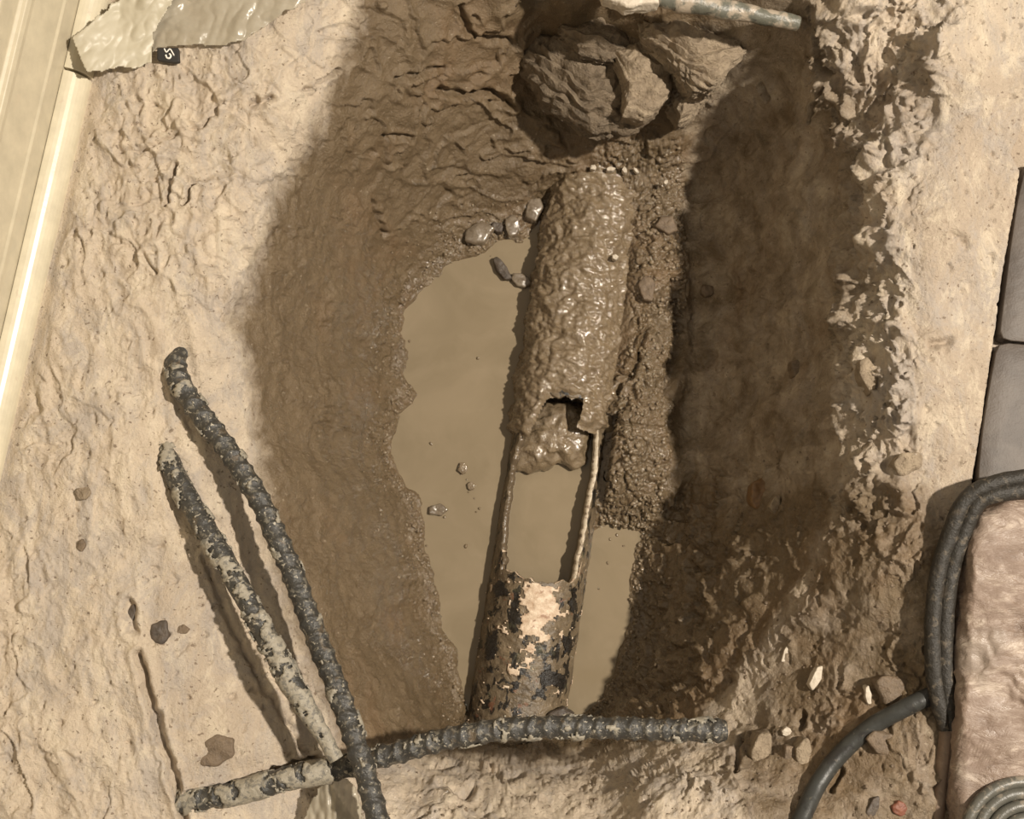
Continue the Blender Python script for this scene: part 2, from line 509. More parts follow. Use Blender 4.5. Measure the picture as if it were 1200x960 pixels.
# ------------------------------------------------------------------ the ground
ZW = -0.300                                    # water level in the pit
CTRL = [
    # pale floor, skirting side
    (0, 600, 0), (0, 800, 0), (0, 960, 0), (100, 300, 0), (60, 500, 0), (150, 150, 0), (100, 700, 0), (150, 900, 0), (200, 80, 0),
    (250, 200, -.004), (200, 350, 0), (180, 450, 0), (200, 600, -.004), (230, 750, -.006), (250, 850, -.008), (200, 950, -.004),
    (300, 880, -.012), (300, 60, 0), (230, 500, -.008), (240, 560, -.014),
    # rim
    (340, 110, -.008), (305, 220, -.012), (268, 320, -.008), (258, 400, -.010), (275, 480, -.024), (285, 560, -.034), (300, 640, -.040),
    (330, 720, -.045), (362, 800, -.050), (385, 865, -.055), (370, 930, -.045), (300, 950, -.028),
    # slope below the rebars
    (400, 60, -.03), (385, 150, -.055), (350, 250, -.065), (325, 340, -.065), (330, 450, -.075), (350, 560, -.082), (385, 680, -.095),
    (430, 800, -.115), (460, 850, -.13),
    (420, 250, -.155), (400, 350, -.155), (400, 480, -.16), (420, 600, -.175), (450, 700, -.195), (490, 800, -.225),
    (455, 320, -.255), (440, 420, -.258), (430, 520, -.258), (460, 620, -.265), (485, 720, -.272), (515, 800, -.28),
    # upper slope
    (430, 0, -.03), (490, 30, -.06), (560, 30, -.10), (460, 120, -.10), (550, 120, -.165), (500, 220, -.215), (580, 225, -.262),
    (620, 170, -.222), (600, 90, -.162), (610, 130, -.19), (540, 270, -.288), (620, 0, -.135), (700, 0, -.14), (800, 0, -.07), (900, 0, -.03), (600, -38, -.04), (660, -38, -.032), (720, -34, -.026), (780, -32, -.022), (700, -70, -.02),
    (640, 60, -.165), (700, 60, -.155), (780, 60, -.12), (650, 120, -.195), (720, 140, -.200), (790, 130, -.185), (700, 175, -.228), (780, 185, -.24), (660, 12, -.165),
    # far wall of the pit and its rim
    (960, 10, -.022), (1010, 50, -.018), (1050, 40, -.022), (1090, 50, .014), (1000, 95, -.045), (1050, 105, -.034), (1105, 110, .010), (1062, 150, -.018), (1100, 170, .006), (1035, 190, -.020),
    (1038, 260, -.008), (1045, 340, -.004), (1034, 420, -.010), (1015, 500, -.024), (1030, 580, -.024), (1085, 640, .0), (1090, 720, .0),
    (850, 40, -.09), (900, 100, -.13), (950, 110, -.085), (850, 150, -.21), (900, 220, -.185), (960, 210, -.095), (820, 220, -.285),
    (860, 300, -.245), (920, 320, -.17), (985, 320, -.065), (815, 380, -.297), (870, 420, -.235), (930, 440, -.15), (985, 440, -.055),
    (805, 500, -.292), (860, 540, -.22), (930, 560, -.125), (985, 560, -.05), (795, 600, -.285), (840, 640, -.21), (900, 660, -.125), (980, 660, -.05),
    # lower right slope
    (765, 720, -.278), (800, 740, -.22), (850, 760, -.15), (920, 770, -.088), (1000, 770, -.04), (1085, 800, -.003), (780, 810, -.21),
    (840, 835, -.125), (900, 860, -.07), (1000, 880, -.02), (1080, 900, 0),
    # near end of the pit
    (700, 848, -.262), (600, 862, -.25), (540, 860, -.225), (720, 875, -.20), (600, 885, -.205), (500, 880, -.15), (455, 895, -.085), (465, 912, -.06), (520, 905, -.085),
    (600, 918, -.085), (750, 915, -.062), (850, 895, -.05), (600, 960, -.04), (480, 950, -.045), (800, 960, -.025), (900, 950, -.012), (1000, 960, -.002),
    # right hand floor
    (1150, 200, .002), (1130, 350, 0), (1120, 500, -.002), (1100, 570, -.006), (1190, 60, .006), (1150, 700, .0), (1180, 500, -.016), (1230, 400, -.018),
    (1200, 850, -.01),
    # bed of the pipe and the crust at its side
    (700, 300, -.32), (660, 480, -.335), (630, 600, -.335), (610, 740, -.33), (770, 250, -.258), (768, 340, -.262), (762, 430, -.260), (752, 300, -.254), (748, 400, -.254),
    (745, 520, -.250), (730, 580, -.264), (768, 560, -.262), (765, 480, -.254), (715, 540, -.262),
]
cx = np.array([P(a, b, z)[0] for a, b, z in CTRL]); cy = np.array([P(a, b, z)[1] for a, b, z in CTRL]); cz = np.array([c[2] for c in CTRL])
for ex in ((-.8, -.8), (-.8, 0), (-.8, .8), (0, -.9), (.8, -.8), (.8, 0), (.8, .8), (-.3, .8), (-.3, -.8), (.35, -.8), (.5, .8)):
    cx = np.r_[cx, ex[0]]; cy = np.r_[cy, ex[1]]; cz = np.r_[cz, 0.0]
cx = np.r_[cx, .1, -.02]; cy = np.r_[cy, .62, .62]; cz = np.r_[cz, -.03, -.04]
C2 = 0.016 ** 2
A = np.sqrt((cx[:, None] - cx) ** 2 + (cy[:, None] - cy) ** 2 + C2)
n0 = len(cx); PL = np.c_[np.ones(n0), cx, cy]
K = np.block([[A + np.eye(n0) * -0.004, PL], [PL.T, np.zeros((3, 3))]])
W = np.linalg.solve(K, np.r_[cz, 0, 0, 0])


def span(*parts):
    out = []
    for a, b, st in parts:
        out.append(np.arange(a, b, st))
    return np.concatenate(out)


gx = span((-.80, -.48, .012), (-.48, -.11, .00115), (-.11, .09, .00105), (.09, .34, .0008), (.34, .47, .0012), (.47, .81, .012))
gy = span((-.80, -.37, .012), (-.37, .40, .00105), (.40, .81, .012))
GX, GY = np.meshgrid(gx, gy, indexing='ij')
X = GX.ravel(); Y = GY.ravel()
Z = np.empty_like(X)
for i in range(0, len(X), 60000):
    xs, ys = X[i:i + 60000], Y[i:i + 60000]
    Z[i:i + 60000] = np.sqrt((xs[:, None] - cx) ** 2 + (ys[:, None] - cy) ** 2 + C2) @ W[:n0] + W[n0] + W[n0 + 1] * xs + W[n0 + 2] * ys

PUD_L = [(640, 250), (612, 284), (585, 283), (562, 298), (532, 305), (514, 325), (490, 345), (474, 362), (469, 390), (478, 412), (474, 440),
         (487, 462), (466, 485), (456, 520), (462, 550), (475, 572), (490, 585), (495, 610), (497, 640), (506, 670), (512, 700), (520, 735),
         (534, 762), (538, 800), (545, 838), (575, 850), (610, 850), (640, 700), (655, 500), (668, 300)]
PUD_R = [(690, 628), (712, 616), (735, 618), (751, 626), (743, 660), (738, 700), (735, 740), (728, 770), (715, 800), (698, 825), (680, 838),
         (650, 840), (630, 800), (640, 700), (655, 640)]
sdl = sd_poly(X, Y, wpts(PUD_L, ZW)); sdr = sd_poly(X, Y, wpts(PUD_R, ZW))
sd = np.minimum(sdl, sdr)
sd = sd + 0.0032 * fbm(X, Y, Z * 0, 45, 4, 401, 0.6) * np.exp(-(sd / 0.03) ** 2)
wl = np.exp(-(np.maximum(sd, 0) / 0.022) ** 2)
tgt = ZW + np.where(sd > 0, 0.30 * sd + 0.0012, np.maximum(1.2 * sd, -0.02))
Z = Z * (1 - wl) + tgt * wl
Z = np.where((sd > 0) & (Z < ZW + 0.0015), ZW + 0.0015, Z)

# base normals
Zg = Z.reshape(GX.shape)
dzx = np.gradient(Zg, gx, axis=0).ravel(); dzy = np.gradient(Zg, gy, axis=1).ravel()
ln = np.sqrt(dzx ** 2 + dzy ** 2 + 1)
NX, NY, NZ = -dzx / ln, -dzy / ln, 1 / ln
px, py = project(X, Y, Z)


def soft(poly, w):
    return 1 - sstep(-w, w, sd_poly(px, py, poly))


WETP = [(425, -200), (415, 40), (385, 110), (350, 180), (318, 240), (292, 310), (276, 385), (296, 470), (302, 560), (316, 640), (345, 740),
        (380, 830), (402, 878), (540, 885), (640, 890), (740, 880), (820, 850), (870, 790), (930, 700), (985, 600), (1000, 520), (1000, 440),
        (1018, 340), (1012, 250), (1015, 180), (1005, 130), (1000, 85), (985, 40), (985, -200)]
DAMP = [(840, 880), (900, 780), (960, 600), (1005, 540), (1090, 560), (1130, 640), (1120, 800), (1150, 1000), (880, 1000), (860, 930)]
wet = soft(WETP, 34)
damp = soft(DAMP, 40) * 0.70
UPR = [(900, -80), (985, -80), (1010, 60), (1100, 60), (1090, 130), (1040, 170), (1000, 160)]
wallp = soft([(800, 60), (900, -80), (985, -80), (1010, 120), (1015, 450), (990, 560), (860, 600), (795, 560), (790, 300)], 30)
wet = np.maximum(wet * (1 - 0.42 * wallp), damp)  # wall mask lowers the wet blend, so the colour there is paler
pitmask = soft(WETP, 30)
pink = soft([(950, 60), (1300, 60), (1300, 1200), (850, 1200), (880, 860), (1010, 560), (1030, 300)], 60)
pink = np.maximum(pink, 0.6 * soft([(190, 640), (240, 650), (370, 890), (220, 930), (170, 760)], 20))

x, y, z = X, Y, Z
wx = x + 0.010 * fbm(x, y, z, 14, 3, 1); wy = y + 0.010 * fbm(x, y, z, 14, 3, 2); wz = z
d = 0.0050 * fbm(wx, wy, wz, 13, 3, 3)


def add(mask, fn):
    """relief fn(x, y, z, warped x, y) where the mask holds"""
    sel = np.where(mask > 0.01)[0]
    d[sel] += mask[sel] * fn(x[sel], y[sel], z[sel], wx[sel], wy[sel])


def tear(n, w=0.22, e=0.022):
    """a torn lip along the zero line of n: abrupt on one side, dying away on the other"""
    return 0.5 * (1 + np.tanh(n / e)) * np.exp(-np.maximum(n, 0) / w)


def lip(a_, b_, z_, f, seed, steep=0.8, tilt=(0.35, 1.0)):
    w = fbm(a_, b_, z_, f * 0.45, 3, seed, 0.5) * 1.7 + (a_ * tilt[0] + b_ * tilt[1] + z_ * 0.6) * f * 0.5
    fr = w - np.floor(w)
    return np.where(fr < steep, fr / steep, (1 - fr) / (1 - steep)) - 0.5


rough = sstep(-0.25, 0.35, fbm(x, y, z, 8, 3, 15))
rough2 = sstep(-0.15, 0.40, fbm(x, y, z, 17, 2, 16))
# dragged clay on the pale floor
left = soft([(-300, -300), (430, -300), (330, 200), (270, 400), (310, 600), (380, 880), (200, 960), (-300, 1300)], 40)
plate = soft([(175, 640), (235, 655), (360, 888), (220, 930), (160, 770)], 12)
amp = left * (1 - 0.8 * plate)


def f_left(x, y, z, u, v):
    a1, b1 = u * 0.95 + v * 0.22, (v * 0.95 - u * 0.22) * 0.42
    return 0.0022 * ridged(a1, b1, z, 38, 2, 20) + 0.0010 * fbm(a1, b1, z, 120, 3, 28)


def f_left2(x, y, z, u, v):
    a1, b1 = u * 0.95 + v * 0.3, (v * 0.95 - u * 0.3) * 0.55
    return 0.0050 * tear(fbm(a1, b1, z, 22, 3, 22)) - 0.0030 * np.abs(fbm(a1, b1, z, 60, 3, 24)) + 0.0022 * tear(fbm(u, v, z, 55, 3, 26), .3, .05)


add(amp, f_left); add(amp * (0.25 + 0.75 * rough), f_left2)
upl = soft([(130, 100), (330, 40), (420, 60), (350, 260), (260, 360), (120, 330)], 50)
add(upl, lambda x, y, z, u, v: 0.0030 * lip(u, v, z, 36, 31, 0.82, (0.75, -0.6)) + 0.0045 * tear(fbm(u * .8 + v * .6, (v * .8 - u * .6) * .5, z, 26, 3, 33)))
# upper slope: layered torn mud
top = soft([(350, -100), (860, -100), (830, 170), (650, 240), (520, 270), (430, 260), (400, 160)], 40)
add(top, lambda x, y, z, u, v: 0.0034 * lip(u * .45, v, z, 26, 41, 0.84, (0.25, -0.95)) + 0.0060 * tear(fbm(u * .5, v + .2 * u, z * .6, 26, 3, 43)) - 0.003)
add(top * (0.3 + 0.7 * rough2), lambda x, y, z, u, v: 0.0019 * lip(u * .6, v, z, 60, 45, 0.8, (0.3, -0.9)) + 0.0013 * fbm(u * .7, v, z, 120, 3, 47))
# left wet slope: smooth, fine crumbs
slope = soft([(270, 240), (430, 240), (470, 330), (440, 500), (480, 640), (530, 850), (440, 880), (340, 640), (280, 420)], 30)
add(slope, lambda x, y, z, u, v: 0.0014 * ridged(u, v, z, 45, 2, 51) + 0.0009 * fbm(u, v, z, 170, 3, 53))
add(slope * rough2, lambda x, y, z, u, v: 0.0030 * tear(fbm(u, v * .6, z, 30, 3, 52)) + 0.0012 * ridged(u, v, z, 150, 2, 54))
# crumbly shore
shore = np.exp(-np.maximum(sd, 0) / 0.035) * (sd > 0)
add(shore * sstep(0.0, 0.008, sd), lambda x, y, z, u, v: 0.0030 * ridged(u, v, z, 85, 2, 55) + 0.0034 * (0.3 - np.abs(pn(x * 150, y * 150, z * 150, 57))) + 0.0014 * ridged(x, y, z, 260, 2, 58))
# far wall: smoothed by the spade, streaked
wall = soft([(800, 100), (1000, 120), (1010, 450), (980, 560), (860, 600), (790, 620), (800, 300)], 30)
add(wall, lambda x, y, z, u, v: 0.0040 * fbm(u, v * 1.5, z * .5, 26, 3, 61) + 0.0008 * ridged(u, v * 1.4, z * .5, 110, 2, 63) + 0.0030 * tear(fbm(u, v, z * .6, 20, 2, 64)) * 1.0)
# torn rim on the far side
rim = soft([(940, -100), (1130, -100), (1110, 130), (1060, 260), (1070, 420), (1080, 620), (1010, 660), (975, 430), (990, 200), (950, 100)], 18)
add(rim, lambda x, y, z, u, v: 0.0170 * np.maximum(fbm(u, v, z, 26, 3, 71), -0.22) + 0.0070 * tear(fbm(u, v, z, 40, 3, 72)) + 0.0030 * ridged(u, v * .6, z, 80, 3, 73))
# crumbled lower right slope
low = soft([(780, 560), (1000, 500), (1100, 620), (1120, 1000), (400, 1000), (430, 900), (700, 880), (780, 800)], 40)
add(low, lambda x, y, z, u, v: 0.0042 * fbm(u, v, z, 30, 3, 81) + 0.0009 * ridged(u, v, z, 100, 3, 85))
add(low * rough2, lambda x, y, z, u, v: 0.0042 * tear(fbm(u, v, z, 34, 3, 82)) + 0.0022 * lip(u, v, z, 55, 83, 0.8, (0.8, 0.5)))
scarp = soft([(770, 560), (850, 540), (900, 640), (860, 800), (760, 860), (730, 840), (760, 700)], 24)
add(scarp, lambda x, y, z, u, v: 0.0070 * lip(u, v, z * .5, 30, 87, 0.82, (-0.7, 0.4)) + 0.0060 * tear(fbm(u, v, z * .6, 36, 3, 88)))
# crust of clods along the pipe
clods = soft([(690, 170), (800, 160), (805, 330), (790, 440), (780, 590), (745, 622), (700, 615), (690, 470), (740, 400), (740, 260)], 10)
add(clods, lambda x, y, z, u, v: 0.0075 * (np.minimum(np.abs(pn(u * 50, v * 50, z * 50, 91)) * 3.2, 0.6) - 0.25) + 0.0036 * (np.minimum(np.abs(pn(x * 120, y * 120, z * 120, 93)) * 3.0, 0.6) - 0.3) + 0.0022 * fbm(x, y, z, 240, 2, 95))
# right hand floor: pitted but level
flo = soft([(1060, 120), (1300, 100), (1300, 560), (1110, 560), (1080, 400)], 40)
d *= (1 - 0.55 * flo)
add(flo, lambda x, y, z, u, v: 0.0008 * fbm(x, y, z, 130, 3, 97))
pit = pn(x * 130, y * 130, z * 130, 99)
d -= 0.0024 * sstep(0.50, 0.66, pit) * (1 - pitmask * 0.7)
d += 0.00035 * pn(x * 420, y * 420, z * 420, 98)

GROOVES = [  # pixel path, half width px, depth m
    ([(164, 768), (172, 805), (184, 850), (198, 890), (214, 950), (217, 975)], 4.5, .011),
    ([(152, 708), (156, 738)], 5, .008),
    ([(205, 196), (199, 222), (196, 242)], 2.2, .008), ([(229, 214), (217, 238)], 2.2, .007),
    ([(38, 462), (44, 478), (30, 492)], 5, .006),
    ([(140, 176), (165, 178), (195, 165), (240, 148), (262, 118)], 2.0, .004),
    ([(520, 108), (548, 112), (575, 108), (600, 124)], 3.5, .010),
    ([(540, 8), (550, 40), (575, 50), (602, 52)], 3, .008), ([(465, 92), (490, 88), (522, 82)], 2.5, .006),
    ([(576, 122), (602, 126)], 3, .007), ([(452, 160), (480, 162)], 3, .006),
    ([(970, 100), (956, 122), (952, 142)], 1.8, .010), ([(962, 55), (966, 80), (975, 84)], 3.5, .012),
    ([(893, 100), (900, 115)], 3, .008), ([(436, 235), (446, 262), (452, 275)], 2.2, .006),
    ([(274, 322), (272, 345), (260, 375)], 2.0, .005), ([(170, 300), (185, 320)], 2, .004),
    ([(297, 122), (318, 116)], 4.0, .009), ([(355, 105), (375, 98), (398, 82)], 2.2, .006),
    ([(575, 908), (590, 918), (610, 914)], 4, .010), ([(515, 925), (540, 935), (552, 932)], 4, .008),
    ([(505, 902), (535, 900)], 3, .006), ([(220, 932), (270, 920), (320, 905), (372, 888)], 3.0, .012),
    ([(1005, 345), (1012, 338)], 4, .010), ([(862, 905), (868, 860)], 3, .006), ([(942, 838), (936, 852)], 3.5, .008),
    ([(985, 905), (975, 925)], 3, .006), ([(1120, 275), (1132, 290)], 5, .004), ([(1110, 400), (1090, 405)], 5, .006),
    ([(790, 330), (792, 410), (783, 460)], 6, .010), ([(758, 385), (745, 425), (725, 460)], 2.5, .008),
    ([(700, 470), (706, 500), (690, 530)], 4, .010), ([(240, 655), (265, 720), (300, 790), (362, 886)], 3.0, .004),
]
for path, w, dep in GROOVES:
    xs = [p[0] for p in path]; ys = [p[1] for p in path]
    sel = (px > min(xs) - 30) & (px < max(xs) + 30) & (py > min(ys) - 30) & (py < max(ys) + 30)
    if sel.any():
        q = seg_dist(px[sel] + 4 * pn(x[sel] * 120, y[sel] * 120, z[sel] * 120, 5), py[sel] + 4 * pn(x[sel] * 120, y[sel] * 120, z[sel] * 120, 6), path)
        d[sel] -= dep * np.exp(-(q / w) ** 2) - 0.25 * dep * np.exp(-((q - 2.2 * w) / w) ** 2)

inside = sd < -0.002
d = np.where(inside, 0, d)
PX, PY, PZ = X + NX * d, Y + NY * d, Z + NZ * d
PZ = np.where(inside, np.minimum(PZ, ZW - 0.003), PZ)
# the clay stays out of the pipe's bore
_A = np.array(P(712, 150, -.302)); _B = np.array(P(599, 880, -.302)); _d = (_B - _A)[:2]; _l = np.linalg.norm(_d); _d /= _l
_u = (PX - _A[0]) * _d[0] + (PY - _A[1]) * _d[1]; off_axis = np.abs((PX - _A[0]) * _d[1] - (PY - _A[1]) * _d[0])
_up, _lo = [float((P(*q) - _A)[:2] @ _d) for q in ((655, 474, -.26), (628, 690, -.26))]
PZ = np.where((off_axis < 0.0555) & (_u > _up) & (_u < _l - .035), np.minimum(PZ, -0.283), PZ)
bore = (off_axis < 0.0455) & (_u > _up) & (_u < _l - 0.035)
PZ = np.where(bore, np.minimum(PZ, -0.36), PZ)
# the clay ends level at the trim
_e0, _e1 = P(108, 90, 0), P(9, 520, 0); _w = (_e1 - _e0)[:2]; _w /= np.linalg.norm(_w)
_t = (PX - _e0[0]) * _w[1] - (PY - _e0[1]) * _w[0]
_t = _t if ((-.6 - _e0[0]) * _w[1] - (0 - _e0[1]) * _w[0]) < 0 else -_t      # > 0 on the pit side
PZ = np.where(_t < 0.022, PZ * sstep(0.002, 0.022, _t) - 0.0025 * (1 - sstep(0.0, 0.012, _t)), PZ)
# the dark floor beyond the break lies on a lower bed
tilebed = soft([(1187, 180), (1198, 200), (1176, 330), (1142, 565), (1140, 590), (1400, 600), (1400, 100), (1220, 100)], 3)
PZ = PZ * (1 - tilebed) + np.minimum(PZ, -0.022) * tilebed
# nothing of the clay stands above the skirting wall's foot
gloss = np.clip(shore * 1.2 + clods * 0.7 + 0.35 * scarp, 0, 1)
me = mesh_np('floor', np.stack([PX, PY, PZ], 1), grid_quads(len(gx), len(gy))[:, ::1])
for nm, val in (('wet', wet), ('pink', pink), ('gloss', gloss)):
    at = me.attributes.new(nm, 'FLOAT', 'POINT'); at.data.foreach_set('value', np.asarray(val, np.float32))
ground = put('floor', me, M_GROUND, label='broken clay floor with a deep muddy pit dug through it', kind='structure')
GXs, GYs, GZg = gx, gy, PZ.reshape(GX.shape)


def gz(xw, yw):
    i = min(max(np.searchsorted(gx, xw), 1), len(gx) - 1); j = min(max(np.searchsorted(gy, yw), 1), len(gy) - 1)
    return float(GZg[i - 1:i + 1, j - 1:j + 1].mean())


def on_ground(px_, py_, lift=0.0):
    z_ = 0.0
    for _ in range(14):
        p = P(px_, py_, z_); z_ = 0.5 * z_ + 0.5 * gz(p[0], p[1])
    return P(px_, py_, z_) + np.array([0, 0, lift])


# ------------------------------------------------------------------ water
def water(name, pts, label, grow=0.012, z=ZW):
    p = np.array(wpts(pts, z)); c = p.mean(0)
    v = p - c; p = c + v * (1 + grow / np.linalg.norm(v, axis=1, keepdims=True))
    n = len(p)
    V = np.vstack([np.c_[p, np.full(n, z)], np.c_[p, np.full(n, z - 0.012)]])
    me = bpy.data.meshes.new(name)
    me.from_pydata(V.tolist(), [], [list(range(n))[::-1], list(range(n, 2 * n))] + [[i, (i + 1) % n, n + (i + 1) % n, n + i] for i in range(n)])
    import bmesh as _b
    bm = _b.new(); bm.from_mesh(me); _b.ops.recalc_face_normals(bm, faces=bm.faces); bm.to_mesh(me); bm.free()
    return put(name, me, M_WATER, label=label, cat='puddle')


water('puddle', PUD_L, 'large still puddle of milky brown water on the wide side of the pipe')
water('puddle', PUD_R, 'narrow strip of milky brown water between pipe and dark pit wall')

# ------------------------------------------------------------------ the pipe
RP = 0.0505
pa, pb = P(712, 150, -.302), P(599, 880, -.302)
L = float(np.linalg.norm(pb - pa)); axis = (pb - pa) / L


def s_of(py_):
    """distance along the pipe of the image row py_"""
    lo, hi = 0.0, L
    for _ in range(40):
        m = (lo + hi) / 2; q = pa + axis * m + np.array([0, 0, RP * .6])
        if project(q[0], q[1], q[2])[1] < py_: lo = m
        else: hi = m
    return lo


ns, nt = 620, 200
path = pa + axis * np.linspace(0, L, ns)[:, None]
S = np.linspace(0, L, ns)[:, None] * np.ones((1, nt)); TH = np.linspace(0, 2 * math.pi, nt, endpoint=False)[None, :] * np.ones((ns, 1))
TH = (TH + math.pi) % (2 * math.pi) - math.pi
# which sign of theta is image right
Ctest, _ = tube_coords(path, nt, np.full((ns, nt), RP))
SGN = 1 if Ctest[0, nt // 4, 0] > path[0, 0] else -1
TR = TH * SGN                                                    # + = image right
s470, s545, s680, s640, s565 = s_of(468), s_of(545), s_of(678), s_of(640), s_of(560)
base = Ctest.reshape(-1, 3)
nz1 = fbm(base[:, 0], base[:, 1], base[:, 2], 55, 3, 201).reshape(ns, nt)
rr = RP + 0.0008 * nz1 + 0.0005 * fbm(base[:, 0], base[:, 1], base[:, 2], 170, 2, 205).reshape(ns, nt)
Cp, _ = tube_coords(path, nt, rr)
jag = fbm(base[:, 0], base[:, 1], base[:, 2], 60, 3, 207).reshape(ns, nt)
t_end = np.interp(S, [s470, s470 + .015, s545, s565, s640, s680], [0.25, .7, 1.05, 1.0, 0.93, 0.85])
t_beg = np.interp(S, [s470, s470 + .02, s545, s565, s640, s680], [-.35, -.75, -1.08, -1.12, -1.00, -0.92])
hole = (S > s470 + 0.004 * jag) & (S < s680 + 0.006 * jag) & (TR > t_beg + 0.10 * jag) & (TR < t_end + 0.09 * jag)
Q = grid_quads(ns, nt, True)[:, ::-1]
pipe = empty('sewer_pipe', (pa + axis * L / 2).tolist(), 'broken mud-caked drain pipe lying in the bottom of the pit', 'pipe')


def tidy(me):
    import bmesh as _b
    bm = _b.new(); bm.from_mesh(me)
    _b.ops.delete(bm, geom=[v for v in bm.verts if not v.link_faces], context='VERTS')
    bm.to_mesh(me); bm.free(); return me


T_AX = axis; U_AX = np.array([0, 0, 1.0]) - T_AX * T_AX[2]; U_AX /= np.linalg.norm(U_AX); R_AX = np.cross(T_AX, U_AX) * SGN


def pipe_piece(SS, TT, rim_mat, label=None):
    """wall of the pipe over the grid of distance SS and angle TT (0 = crown, + = puddle-free side)"""
    c = pa + SS[..., None] * axis
    dr = np.cos(TT)[..., None] * U_AX + np.sin(TT)[..., None] * R_AX
    b_ = c + dr * RP
    r_ = RP + 0.0009 * fbm(b_[..., 0], b_[..., 1], b_[..., 2], 55, 3, 201) + 0.0006 * fbm(b_[..., 0], b_[..., 1], b_[..., 2], 170, 2, 205)
    V_ = (c + dr * r_[..., None]).reshape(-1, 3)
    q_ = grid_quads(*SS.shape)
    f_ = V_[q_[0]]; nrm = np.cross(f_[1] - f_[0], f_[2] - f_[1])
    if np.dot(nrm, dr.reshape(-1, 3)[0]) < 0: q_ = q_[:, ::-1]
    o_ = put('pipe_wall', mesh_np('pipe_wall', V_, q_), M_PIPE)
    o_.data.materials.append(rim_mat); adopt(o_, pipe)
    so_ = o_.modifiers.new('wall', 'SOLIDIFY'); so_.thickness = 0.0065; so_.offset = -1; so_.use_rim = True; so_.material_offset_rim = 1
    if label: o_['label'] = label
    return o_


def wob(t, f, a, seed): return a * fbm(t * f, t * 0 + seed * .37, t * 0, 1.0, 3, seed)


M_RIMB = m_patch('muddy_broken_edge', (0.130, 0.095, 0.060), [(160, 0.62, 0.68, (0.42, 0.34, 0.24), 0.8)], 0.25, 0.0008, 200)
tt = np.linspace(-math.pi, math.pi, 145); uu = np.linspace(0, 1, 200)
e_up = s470 + wob(tt, 4, .005, 231) + np.where(np.abs(tt) > .8, .02, 0)
pipe_piece(uu[:, None] * e_up[None, :], np.ones((200, 1)) * tt[None, :], M_RIMB)
e_lo = s680 + wob(tt, 5, .004, 233) - np.where(np.abs(tt) > .95, .02, 0) + 0.004 * np.cos(tt * 3)
pipe_piece(e_lo[None, :] + uu[:, None] * (L - e_lo)[None, :], np.ones((200, 1)) * tt[None, :], M_FLAKE)
sm_ = np.linspace(s470 + .002, s680 + .004, 170)[:, None]; u2 = np.linspace(0, 1, 50)[None, :]
te = np.interp(sm_, [s470, s470 + .015, s545, s565, s640, s680], [0.5, .8, 1.05, 0.98, 0.92, 0.80]) + wob(sm_, 60, .06, 235)
tb = np.interp(sm_, [s470, s470 + .02, s545, s565, s640, s680], [-.5, -.85, -1.12, -1.16, -1.00, -0.86]) + wob(sm_, 60, .10, 237)
pipe_piece(np.repeat(sm_, 50, 1), te + (math.pi - te) * u2, M_RIM, 'broken side of the pipe with a bare white edge')
pipe_piece(np.repeat(sm_, 50, 1), tb + (-math.pi - tb) * u2, M_RIMB, 'broken side of the pipe with a wet muddy edge')
# mud coat over the upper length
r2 = RP + 0.0036 + 0.0050 * fbm(base[:, 0], base[:, 1], base[:, 2], 40, 4, 211).reshape(ns, nt) \
    + 0.0024 * ridged(base[:, 0], base[:, 1], base[:, 2], 85, 3, 215).reshape(ns, nt) \
    + 0.0012 * fbm(base[:, 0], base[:, 1], base[:, 2], 260, 2, 217).reshape(ns, nt)
r2 = r2 + 0.010 * sstep(s_of(215), s_of(170), S)
edge = s470 + 0.004 * jag + np.where(TR < -.3, 0.045, 0.0) * sstep(-.3, -.8, TR) + np.where(TR > .3, .03, 0)
r2 = RP - 0.002 + (r2 - RP + 0.002) * sstep(edge, edge - 0.010, S)
Cm, _ = tube_coords(path, nt, r2)
kp = (S < edge + 0.002) & (np.abs(TR) < 1.9)
keepm = kp.ravel()[Q].all(1)
coat = put('mud_coat', tidy(mesh_np('mud_coat', Cm.reshape(-1, 3), Q[keepm])), M_MUDG); adopt(coat, pipe)
coat['label'] = 'glistening wet brown mud caked on the pipe'
# flaking pale coating on the lower length
fl = fbm(base[:, 0], base[:, 1], base[:, 2], 62, 5, 221, 0.7).reshape(ns, nt)
ctr = 1.25 * np.exp(-((TR - 0.10) / 0.50) ** 2) * np.exp(-((S - s_of(706)) / 0.034) ** 2)
tail = 0.42 * np.exp(-((TR + 0.12 + (S - s_of(760)) * 2) / 0.28) ** 2) * np.exp(-((S - s_of(765)) / 0.035) ** 2)
fm = (ctr + tail + 0.75 * fl > 0.50) & (S > s680 + 0.005)
Cf, _ = tube_coords(path, nt, rr + 0.0011)
flk = put('peeling_coating', tidy(mesh_np('peeling_coating', Cf.reshape(-1, 3), Q[fm.ravel()[Q].all(1)])), M_FLAKE); adopt(flk, pipe)
so = flk.modifiers.new('t', 'SOLIDIFY'); so.thickness = 0.0009; so.offset = -1
flk['kind'] = 'stuff'; flk['label'] = 'peeling cream coating on the lower end of the pipe'
def spot(x_, y_, w_, h_):
    ys_ = s_of(y_); q_ = pa + axis * ys_; cxp = project(q_[0], q_[1], q_[2] + RP * .8)[0]
    t0 = math.asin(max(-.97, min(.97, (x_ - cxp) / 58.0)))
    return np.exp(-((TR - t0) / (w_ / 58.0)) ** 2) * np.exp(-((S - ys_) / (h_ * .00088)) ** 2)


